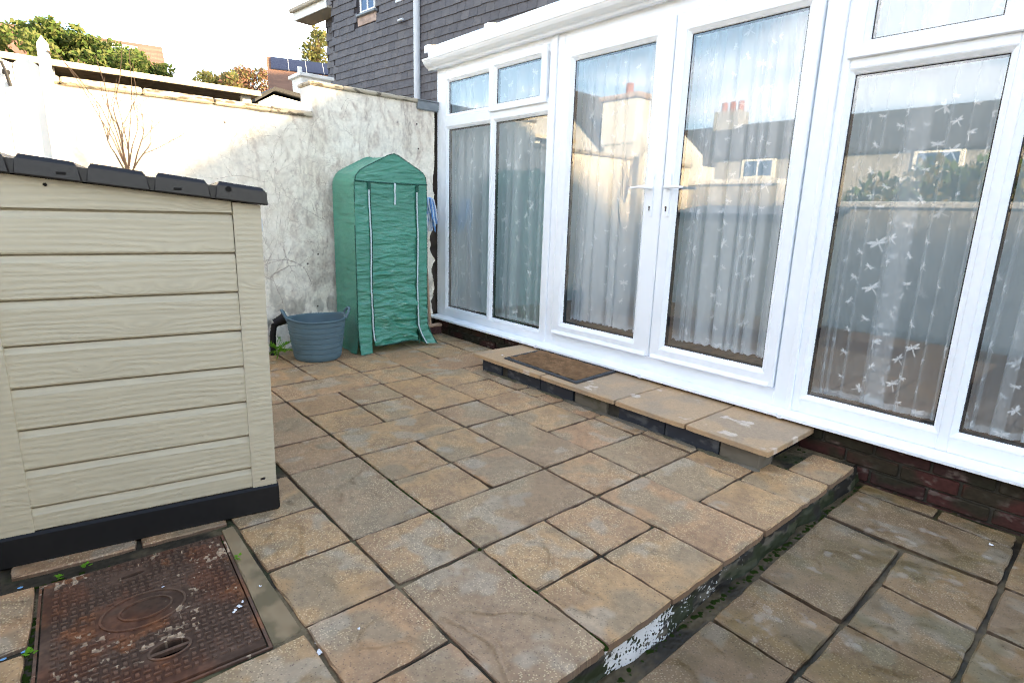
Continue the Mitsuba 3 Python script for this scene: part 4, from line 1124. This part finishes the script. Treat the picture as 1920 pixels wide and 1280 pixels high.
# ------------------------------------------------------------------ white fence at the left
t = thing('white_fence', 'white painted timber fence boards with pointed tops beside the gate post', 'fence')
for x0, x1, zs, za, y in ((-0.30, -0.105, 1.85, 1.905, 4.40), (-0.10, 0.088, 1.855, 1.885, 4.40), (0.092, 0.208, 1.855, 1.905, 4.40)):
    add('board', prism([(x0, 0.0), (x1, 0.0), (x1, zs), ((x0 + x1) / 2, za), (x0, zs)], 'y', y, y + .022), 'm_white_paint', parent=t)
for x0, x1, zl, zc, zr in ((-0.22, 0.042, 1.70, 1.745, 1.64), (0.045, 0.206, 1.745, 1.765, 1.68)):
    add('board', prism([(x0, 0.0), (x1, 0.0), (x1, zr), (x0 + (x1 - x0) * .55, zc), (x0, zl)], 'y', 4.365, 4.390), 'm_white_paint', parent=t)
add('hinge_bracket', cat([tube([(.043, 4.345, 1.85), (.058, 4.345, 1.795)], .007, 8), tube([(.056, 4.345, 1.80), (.068, 4.345, 1.725)], .009, 8), rbox(.040, .075, 4.348, 4.366, 1.785, 1.808, .003)]), 'm_black_verge', parent=t)
t = thing('gate_post', 'white square timber post with a pointed top in front of the wall', 'post')
px0, px1, py0, py1 = 0.205, 0.258, 4.31, 4.362
v = [(x, y, 0.0) for x, y in ((px0, py0), (px1, py0), (px1, py1), (px0, py1))] + [(x, y, 1.965) for x, y in ((px0, py0), (px1, py0), (px1, py1), (px0, py1))] + [((px0 + px1) / 2, (py0 + py1) / 2, 2.012)]
f3 = [[0, 1, 5], [0, 5, 4], [1, 2, 6], [1, 6, 5], [2, 3, 7], [2, 7, 6], [3, 0, 4], [3, 4, 7], [4, 5, 8], [5, 6, 8], [6, 7, 8], [7, 4, 8]]
add('shaft', trimesh.Trimesh(np.array(v), np.array(f3), process=False), 'm_white_paint', parent=t)
add('wire_eye', tube([(.245, 4.30, 1.93), (.256, 4.300, 1.925), (.262, 4.31, 1.915)], .004, 6), 'm_felt', parent=t)

# ------------------------------------------------------------------ BACKGROUND beyond the wall
t = thing('lean_to_roof', 'long flat shed roof with pale edge board behind the garden wall', 'shed')
add('roof', prism([(6.03, 2.150), (9.0, 2.10), (9.0, 2.13), (6.03, 2.185)], 'x', -0.4, 1.93), 'm_felt', parent=t)
add('edge_board', rbox(-0.4, 1.935, 6.0, 6.03, 2.145, 2.192, .004), 'm_cream_timber', parent=t)
add('post', cat([rbox(1.79, 1.87, 6.10, 6.18, 0, 2.15, .004), rbox(0.30, 0.38, 6.10, 6.18, 0, 2.15, .004)]), 'm_white_paint', parent=t)
add('rear_wall', box(-0.4, 1.93, 8.9, 9.0, 0, 2.10), 'm_felt', parent=t)


XF = [np.eye(4)]


def turned(m):
    return m.copy().apply_transform(XF[0])


def turn(deg=0.0, about=(0, 0)):
    XF[0] = trimesh.transformations.rotation_matrix(math.radians(deg), [0, 0, 1], [*about, 0])


def gable_house(key_label, cat_, x0, x1, y0, y1, zw, zr, wall, roof, along='x', over=0.15):
    t = thing('house', key_label, cat_)
    put = lambda name, m, mm, parent=None: add(name, turned(m), mm, parent=parent)

    if along == 'x':
        ym = (y0 + y1) / 2
        put('wall', prism([(y0, -0.17), (y1, -0.17), (y1, zw), (ym, zr - .08), (y0, zw)], 'x', x0, x1), wall, parent=t)
        for s, ye in ((-1, y0), (1, y1)):
            dz = (zr - zw) / abs(ym - ye) * over
            put('roof_slope', prism([(ym, zr), (ye + s * over, zw - dz), (ye + s * over, zw - dz - .07), (ym, zr - .07)], 'x', x0 - over, x1 + over), roof, parent=t)
    else:
        xm = (x0 + x1) / 2
        put('wall', prism([(x0, -0.17), (x1, -0.17), (x1, zw), (xm, zr - .08), (x0, zw)], 'y', y0, y1), wall, parent=t)
        for s, xe in ((-1, x0), (1, x1)):
            dz = (zr - zw) / abs(xm - xe) * over
            put('roof_slope', prism([(xm, zr), (xe + s * over, zw - dz), (xe + s * over, zw - dz - .07), (xm, zr - .07)], 'y', y0 - over, y1 + over), roof, parent=t)
    return t


# pink roofed house beyond the evergreens
turn(-8.6, (.41, 24.0))
t = gable_house('house with a long pinkish tiled roof and chimney beyond the evergreens', 'house', 0.35, 4.40, 21.0, 27.0, 4.35, 6.17, 'm_white_render', 'm_pink_roof', over=.06)
add('chimney', turned(rbox(1.46, 1.74, 23.7, 24.3, 5.9, 6.40, .02)), 'm_bare_render', parent=t)
add('chimney_pot', turned(trimesh.creation.cylinder(.055, .17, sections=14).apply_translation([1.58, 23.9, 6.47])), 'm_terracotta', parent=t)
dm = t + '__dormer'
scene[dm] = mikit.ply(turned(rbox(2.55, 3.75, 22.0, 23.2, 5.0, 5.66, .01)), 'm_white_paint')
for k in range(4):
    add('window', turned(rbox(2.60 + k * .28, 2.82 + k * .28, 21.985, 22.01, 5.40, 5.56, .004)), 'm_pane_dark', parent=dm)

# house with solar panels
turn(-18.5, (6.05, 18.0))
t = gable_house('tile roofed house with dark solar panels in a row along its ridge', 'house', 6.05, 11.0, 15.9, 20.1, 3.65, 5.27, 'm_white_render', 'm_brown_roof', over=.03)
sl = (5.27 - 3.65) / 2.1
for k in range(6):
    y0, y1 = 17.93, 17.42
    x0 = 6.12 + k * .475
    z = lambda y: 5.27 - (18.0 - y) * sl + .02
    v = [(x0, y1, z(y1)), (x0 + .46, y1, z(y1)), (x0 + .46, y0, z(y0)), (x0, y0, z(y0))]
    v2 = [(a, b, c + .03) for a, b, c in v]
    pk = add('solar_panel', turned(trimesh.Trimesh(np.array(v + v2)).convex_hull), 'm_solar', parent=t)
    q = [(x0 + .46, y1, z(y1)), (x0 + .475, y1, z(y1)), (x0 + .475, y0, z(y0)), (x0 + .46, y0, z(y0))]
    add('rail', turned(trimesh.Trimesh(np.array(q + [(a, b, c + .026) for a, b, c in q])).convex_hull), 'm_alu', parent=pk)
turn()

t = thing('white_chimney_stack', 'white painted chimney block with cap and pot in front of the solar roof', 'chimney')
v = [(x, y, z) for z, e in ((2.0, -.10), (3.63, .02)) for x, y in ((4.64 - e, 11.9), (5.22 + e, 11.9), (5.22 + e, 12.4), (4.64 - e, 12.4))]
add('stack', trimesh.Trimesh(np.array(v)).convex_hull, 'm_white_paint', parent=t)
add('cap', rbox(4.57, 5.29, 11.84, 12.46, 3.63, 3.70, .01), 'm_white_paint', parent=t)
add('pot', trimesh.creation.cylinder(.045, .16, sections=14).apply_translation([4.68, 12.1, 3.76]), 'm_white_paint', parent=t)

t = thing('outbuilding', 'low white outbuilding with black roof edge just beyond the wall step', 'outbuilding')
add('wall', prism([(2.86, -.1), (4.2, -.1), (4.2, 2.58), (3.08, 2.70), (2.86, 2.57)], 'y', 9.0, 11.0), 'm_white_paint', parent=t)
add('roof', cat([prism([(2.78, 2.555), (3.07, 2.745), (3.07, 2.795), (2.78, 2.605)], 'y', 8.9, 11.1), prism([(3.07, 2.745), (4.3, 2.60), (4.3, 2.66), (3.07, 2.795)], 'y', 8.9, 11.1)]), 'm_black_verge', parent=t)

# slate hung house
t = thing('slate_hung_house', 'tall house wall hung with grey slates above the conservatory gutter', 'house')
P0, PD, PN = np.array([6.1, 10.0]), np.array([-0.100, 0.995]), np.array([-0.995, -0.100])


WE, EE = 3.86, 4.55


def sw(s, o, z):
    q = P0 + np.outer(np.ravel(s), PD) + np.outer(np.ravel(o), PN)
    return np.c_[q, np.ravel(z)]


def to_sw(m):
    v = np.array(m.vertices)
    return trimesh.Trimesh(sw(v[:, 0], v[:, 1], v[:, 2]), m.faces, process=False)


add('wall', to_sw(cat([box(-3.9, 3.02, -4.0, -0.012, -0.17, 5.6), box(3.02, WE, -4.0, -0.335, -0.17, 5.9)])), 'm_slate_back', parent=t)
GA, SWD = 0.146, 0.205
tiles = []
for r_ in range(0, 19):
    z = 2.85 + r_ * GA
    s = 3.02 - (r_ % 2) * SWD / 2
    while s > -3.8:
        e = min(s, 3.02)
        tiles.append((e, s - SWD + .005, z))
        s -= SWD
win = (1.22, 2.02, 4.80, 5.7)
vis, rest = [], []
for e, b, z in tiles:
    if e > 1.28 and b < 1.98 and z + GA > 4.86 and z < 5.75:
        continue
    q = sw([(e + b) / 2], [0], [z])[0]
    d = q - EYE
    c_ = np.array([d @ _right, d @ np.cross(_right, _fwd), d @ _fwd])
    px = 960 + F_PX * c_[0] / c_[2]
    py = 640 - F_PX * c_[1] / c_[2]
    roofline = 92 - (px - 800) * 0.335
    inside = py > -25 and 560 < px < 1120 and (px < 815 or py < roofline + 12)
    (vis if inside else rest).append((e, b, z, np.linalg.norm(d)))
vis.sort(key=lambda q: q[3])
rest += vis[300:]
vis = vis[:300]


def slate(e, b, z, r):
    lo, hi = .020 + r.uniform(0, .004), .002
    z0, z1 = z + r.normal(0, .003), z + GA + .03
    v = [(b, -.012, z0), (e, -.012, z0), (e, -.012, z1), (b, -.012, z1), (b, lo, z0), (e, lo, z0 + r.normal(0, .002)), (e, hi, z1), (b, hi, z1)]
    return trimesh.Trimesh(np.array(v), np.array([[4, 5, 6], [4, 6, 7], [0, 4, 7], [0, 7, 3], [1, 2, 6], [1, 6, 5], [0, 1, 5], [0, 5, 4]]), process=False)


rs = np.random.default_rng(5)
for e, b, z, _d in vis:
    m = to_sw(slate(e, b, z, rs))
    add('slate', m, 'm_slate', uv=np.tile(rs.uniform(0, 1, 2), (8, 1)), parent=t)
ms = [to_sw(slate(e, b, z, rs)) for e, b, z, _d in rest]
uvs = np.vstack([np.tile(rs.uniform(0, 1, 2), (8, 1)) for _ in rest])
k_ = add('slates_beyond', cat(ms), 'm_slate', uv=uvs, parent=t)
labels[k_] = {'kind': 'stuff'}
# set back wing with its own slates, eaves box
ms, uvs = [], []
for r_ in range(0, 22):
    z = 2.85 + r_ * GA
    s = WE - (r_ % 2) * SWD / 2
    while s > 3.1:
        m = slate(min(s, WE), max(s - SWD + .005, 3.03), z, rs)
        m.vertices[:, 1] -= .33
        ms.append(to_sw(m))
        uvs.append(np.tile(rs.uniform(0, 1, 2), (8, 1)))
        s -= SWD
k_ = add('wing_slates', cat(ms), 'm_slate', uv=np.vstack(uvs), parent=t)
labels[k_] = {'kind': 'stuff'}
ev = t + '__eaves'
scene[ev] = mikit.ply(to_sw(cat([rbox(3.03, EE, -.334, 0.10, 5.36, 5.40, .004)])), 'm_soffit')
add('fascia', to_sw(rbox(3.03, EE, 0.10, 0.125, 5.35, 5.56, .004)), 'm_white_paint', parent=ev)
add('gutter', to_sw(rbox(3.03, EE + .05, 0.125, 0.20, 5.52, 5.60, .012)), 'm_soffit', parent=ev)
add('downpipe', to_sw(tube([(-0.095, .055, 1.9), (-0.095, .055, 5.6)], .062, 12)), 'm_pale_pipe', smooth=40, parent=t)
add('corner_pipe', to_sw(tube([(3.06, -.10, 3.95), (3.06, -.10, 5.4)], .045, 10)), 'm_lead', smooth=40, parent=t)
add('vent_pipe', to_sw(tube([(.50, -.02, 4.62), (.42, .10, 4.605), (.24, .13, 4.595)], .022, 8)), 'm_pale_pipe', smooth=40, parent=t)
wk = t + '__window'
scene[wk] = mikit.ply(to_sw(cat([rbox(1.32, 1.86, -.02, .028, 5.005, 5.055, .006), rbox(1.32, 1.36, -.02, .022, 5.055, 5.58, .006), rbox(1.82, 1.86, -.02, .022, 5.055, 5.58, .006), rbox(1.57, 1.605, -.02, .020, 5.055, 5.58, .006)])), 'm_white_paint')
add('pane', to_sw(cat([rbox(1.36, 1.57, -.02, .0, 5.055, 5.58, .002), rbox(1.605, 1.82, -.02, .0, 5.055, 5.58, .002)])), 'm_pane_dark', parent=wk)
add('sill', to_sw(rbox(1.26, 1.94, -.02, .075, 4.962, 5.004, .006)), 'm_lead', parent=wk)
add('bare_patch', to_sw(rbox(1.29, 1.97, -.02, .010, 4.80, 4.961, .004)), 'm_bare_render', parent=t)
add('small_window', to_sw(cat([rbox(-.02 + .05, .62, -.02, .028, 4.965, 5.0, .004), rbox(.05, .62, -.02, .016, 5.0, 5.6, .004)])), 'm_pale_pipe', parent=t)


# trees
def leaf_cloud(clumps, n, size, rg, flat=0.8):
    cs = np.array([c[:3] for c in clumps])
    rs_ = np.array([c[3] for c in clumps])
    pick = rg.choice(len(cs), n, p=rs_ ** 2 / (rs_ ** 2).sum())
    d = rg.normal(size=(n, 3))
    d /= np.linalg.norm(d, axis=1, keepdims=True)
    rad = rs_[pick] * (rg.uniform(.35, 1.05, n) ** .6 + (rg.uniform(0, 1, n) > .93) * rg.uniform(0, .35, n))
    c = cs[pick] + d * rad[:, None] * np.array([1, 1, flat])
    a = rg.normal(size=(n, 3))
    a /= np.linalg.norm(a, axis=1, keepdims=True)
    b = np.cross(a, rg.normal(size=(n, 3)))
    b /= np.linalg.norm(b, axis=1, keepdims=True)
    s = size * rg.uniform(.3, 1.3, n)[:, None]
    v = np.stack([c - a * s, c + b * s * .5, c + a * s, c - b * s * .5], 1).reshape(-1, 3)
    i = np.arange(n)[:, None] * 4
    return tm(v, np.hstack([i, i + 1, i + 2, i + 3]))


def tree(name, label, cat_, base, clumps, n, size, mats, seed, trunk_r=.12):
    t = thing(name, label, cat_)
    rg = np.random.default_rng(seed)
    top = np.mean([c[:3] for c in clumps], axis=0)
    lim = [tube([base, (np.array(base) + top) / 2 + rg.normal(0, .1, 3), top], [trunk_r, trunk_r * .7, trunk_r * .35], 8)]
    for c in clumps[:14]:
        lim.append(tube([top - np.array([0, 0, .4]), (top + np.array(c[:3])) / 2, c[:3]], [trunk_r * .4, trunk_r * .25, trunk_r * .1], 5))
    add('trunk', cat(lim), 'm_bark', parent=t)
    for k, m in enumerate(mats):
        add('crown', leaf_cloud(clumps, n // len(mats), size, rg), m, parent=t)
    return t


def clump_field(x0, x1, y, topfn, n, r, seed, depth=1.2, zlo=2.2):
    rg = np.random.default_rng(seed)
    out = []
    for k in range(n):
        x = rg.uniform(x0, x1)
        zt = topfn(x)
        rr = r * rg.uniform(.6, 1.2)
        out.append((x, y + rg.uniform(-depth, depth), rg.uniform(zlo, max(zlo + .1, zt - rr * .8)), rr))
    for k in range(n // 3):
        x = rg.uniform(x0, x1)
        rr = r * rg.uniform(.45, .8)
        out.append((x, y + rg.uniform(-depth * .6, depth * .6), topfn(x) - rr * rg.uniform(.7, 1.1), rr))
    return out


hz = lambda x: np.interp(x, [-1.5, .2, .45, .9, 1.25, 1.7, 2.2, 2.6, 2.9], [3.85, 4.00, 4.08, 4.18, 4.12, 4.05, 4.0, 3.85, 3.3])
tree('evergreen_tree', 'dense dark evergreen crown left of the white post top', 'tree', (-.3, 14.2, -.1), clump_field(-1.4, .55, 14.2, hz, 60, .30, 1), 22000, .050, ('m_leaf_green_a', 'm_leaf_green_b'), 1)
tree('evergreen_tree', 'tall green conifer crown just right of the white post top', 'tree', (1.0, 14.0, -.1), clump_field(.5, 1.55, 14.0, hz, 60, .28, 2), 22000, .050, ('m_leaf_green_a', 'm_leaf_green_b'), 2)
tree('evergreen_tree', 'yellow green bushy crown in front of the dormer window strip', 'tree', (2.1, 13.6, -.1), clump_field(1.5, 2.62, 13.8, lambda x: hz(x) - .08, 60, .26, 3), 22000, .050, ('m_leaf_green_b', 'm_leaf_green_a'), 3)
az = lambda x: np.interp(x, [5.6, 5.95, 6.3, 6.7, 7.2, 7.7, 8.2, 8.7], [5.6, 5.95, 5.85, 5.95, 6.35, 6.5, 6.35, 6.1])
tree('autumn_tree', 'olive autumn tree at the left of the distant tree group', 'tree', (6.3, 25, -.1), clump_field(5.65, 6.9, 25, az, 34, .34, 4, zlo=4.2), 7000, .075, ('m_leaf_olive', 'm_leaf_green_b'), 4)
tree('autumn_tree', 'russet tinged autumn tree next to the solar panel house', 'tree', (7.6, 25, -.1), clump_field(6.8, 8.7, 25.4, az, 44, .36, 5, zlo=4.2), 8000, .075, ('m_leaf_russet', 'm_leaf_olive'), 5)
rz = [(8.25, 20.2, 6.2, .35), (8.45, 20.0, 6.65, .30), (8.10, 20.1, 5.95, .25), (8.6, 20.2, 6.0, .45), (8.7, 20.4, 6.7, .4), (8.05, 20.0, 6.35, .16), (8.3, 20, 6.9, .14), (8.9, 20.5, 5.4, .5)]
tree('sparse_tree', 'sparse leafy tree showing beside the slate house corner', 'tree', (8.8, 20.3, -.1), rz, 1500, .085, ('m_leaf_olive', 'm_leaf_green_b'), 6)

# ------------------------------------------------------------------ what the panes mirror, across the side wall
t = gable_house('white gabled house with a big chimney mirrored in the left door pane', 'house', -12.5, -6.52, 10.85, 15.2, 2.98, 4.86, 'm_white_render', 'm_grey_roof', over=.06)
add('side_wing', prism([(9.2, -.17), (10.84, -.17), (10.84, 3.60), (9.9, 3.50), (9.2, 2.85)], 'x', -9.0, -6.56), 'm_white_render', parent=t)
add('chimney', rbox(-7.3, -6.50, 9.72, 10.88, 3.0, 4.12, .02), 'm_white_render', parent=t)
add('chimney_cap', rbox(-7.38, -6.42, 9.62, 10.98, 4.12, 4.24, .02), 'm_bare_render', parent=t)
add('chimney_pot', trimesh.creation.cylinder(.10, .35, sections=14).apply_translation([-6.9, 10.3, 4.40]), 'm_terracotta', parent=t)
t = gable_house('dark roofed terrace mirrored in the right door pane and window', 'house', -19.0, -13.0, -14.0, 15.5, 3.28, 4.74, 'm_grey_render', 'm_grey_roof', along='y')
add('chimney', rbox(-16.4, -15.6, 11.9, 12.95, 4.2, 5.25, .02), 'm_grey_render', parent=t)
for k in range(3):
    add('chimney_pot', trimesh.creation.cylinder(.12, .40, sections=14).apply_translation([-16.0, 12.05 + k * .35, 5.42]), 'm_terracotta', parent=t)
for y in (-9.0, -4.6, .4, 4.6, 9.55):
    wk = num(t + '__window')
    scene[wk] = mikit.ply(rbox(-13.02, -12.93, y - .58, y + .58, 2.48, 3.12, .02), 'm_white_paint')
    add('pane', cat([rbox(-12.94, -12.92, y - .47, y - .03, 2.56, 3.04, .004), rbox(-12.94, -12.92, y + .03, y + .47, 2.56, 3.04, .004)]), 'm_pane_dark', parent=wk)
cl = [(-3.1 + rng.uniform(-.5, .5), y, rng.uniform(.3, 1.85), rng.uniform(.3, .45)) for y in np.arange(-3.4, 2.9, .08)]
tree('hedge_shrub', 'dark green shrub row behind the side wall mirrored in the window', 'hedge', (-3.1, 0, -.1), cl, 16000, .07, ('m_leaf_green_a', 'm_leaf_olive'), 9)

t = thing('added_sun_block', 'added block out of view that keeps the low sun off shed, patio and side wall', 'house')  # unseen block, added and sized to shade shed, patio and side wall
add('wall', box(3.0, 9.0, -9.0, -1.52, -.17, 3.25), 'm_bare_render', parent=t)
add('roof', rbox(2.85, 9.1, -9.1, -1.50, 3.25, 3.38, .01), 'm_grey_roof', parent=t)

# ------------------------------------------------------------------ moss, weeds, litter
def tufts(pts, r0, r1, rg):
    ms = []
    for x, y, z in pts:
        r = rg.uniform(r0, r1)
        s = trimesh.creation.icosphere(subdivisions=2, radius=r)
        s.vertices = s.vertices * (1 + 0.9 * nz(s.vertices[:, 0] / r * 2.2 + x * 50, s.vertices[:, 1] / r * 2.2 + y * 50, s.vertices[:, 2] / r * 2.2, 2)[:, None]) * np.array([1, 1, .5])
        s.apply_translation([x, y, z])
        ms.append(s)
    return cat(ms)


rg = np.random.default_rng(33)
pts = []
for y in np.arange(1.0, 3.1, .012):
    if rg.uniform() < (0.85 if 1.60 < y < 2.15 else .30):
        pts.append((1.071 + .0015 * (y - .79) / .31 + rg.normal(0, .0035), y, -.009))
for x in np.arange(.9, 2.9, .011):
    if rg.uniform() < .75:
        pts.append((x, .762 + rg.normal(0, .006), -.094))
for x in np.arange(-.10, .42, .010):
    pts.append((x, 2.030 - .062 * (x + .1) / .5 + rg.normal(0, .010), -.008))
for y in np.arange(.80, .90, .006):
    pts.append((1.071 + rg.normal(0, .004), y, -.010))
for y in np.arange(1.40, 2.0, .014):
    pts.append((-.098 - .03 * (2.0 - y) / .6 + rg.normal(0, .006), y, -.012))
for y in np.arange(1.0, 1.06, .004):
    pts.append((2.50 + rg.uniform(0, .4), y + rg.normal(0, .01), -.012))
add('moss', tufts(pts, .004, .011, rg), 'm_leaf_moss', smooth=True)
labels['moss'] = {'label': 'green moss growing in the joints of the paving', 'category': 'moss', 'kind': 'stuff'}
for (x, y), lab in (((-.03, 2.03), 'tiny green weed by the shed corner above the manhole cover'), ((.035, 2.045), 'small clover weed between shed base and manhole cover'), ((.417, 1.80), 'little green weed at the right rim of the manhole cover'), ((-.108, 1.70), 'tiny green weed in the joint left of the manhole cover')):
    t = thing('small_weed', lab, 'weed')
    ls = []
    for k in range(6):
        a = rg.uniform(0, 2 * math.pi)
        c = np.array([x + .009 * math.cos(a), y + .007 * math.sin(a), .004 + rg.uniform(0, .010)])
        e = np.array([math.cos(a), math.sin(a), .3]) * .0085
        s_ = np.array([-math.sin(a), math.cos(a), 0]) * .006
        ls.append(tm([c - e * .6, c - s_, c + e, c + s_], [[0, 1, 2, 3]]))
    add('leaves', cat(ls), 'm_leaf_lime', parent=t)
bits = []
for x, y, z, s in ((.335, 1.545, .005, .010), (.350, 1.560, .005, .013), (.362, 1.570, .005, .009), (.425, 1.62, .001, .006), (.47, 1.30, -.006, .014), (.46, 1.26, -.006, .018), (2.72, .25, -.072, .012), (.58, 1.27, .002, .006), (2.56, 3.05, .118, .012), (.20, 1.79, .003, .005)):
    for k in range(3):
        m = trimesh.creation.icosphere(subdivisions=1, radius=s * rg.uniform(.25, .6))
        m.apply_scale([1, rg.uniform(.5, 1), .25])
        m.apply_transform(trimesh.transformations.rotation_matrix(rg.uniform(0, 3), [0, 0, 1]))
        m.apply_translation([x + rg.normal(0, s * .4), y + rg.normal(0, s * .4), z])
        bits.append(m)
add('paint_flakes', cat(bits), 'm_bits_white')
labels['paint_flakes'] = {'label': 'scattered white paint flakes lying on manhole cover and paving', 'category': 'flakes', 'kind': 'stuff'}
bits = []
for x, y in ((-.125, 2.045), (-.12, 1.72), (-.16, 1.72)):
    m = trimesh.creation.icosphere(subdivisions=1, radius=.006)
    m.apply_scale([1.2, .7, .3])
    m.apply_translation([x, y, .002])
    bits.append(m)
add('plastic_scraps', cat(bits), 'm_bits_blue')
labels['plastic_scraps'] = {'label': 'blue plastic scraps in the mossy joint by the shed', 'category': 'scraps', 'kind': 'stuff'}
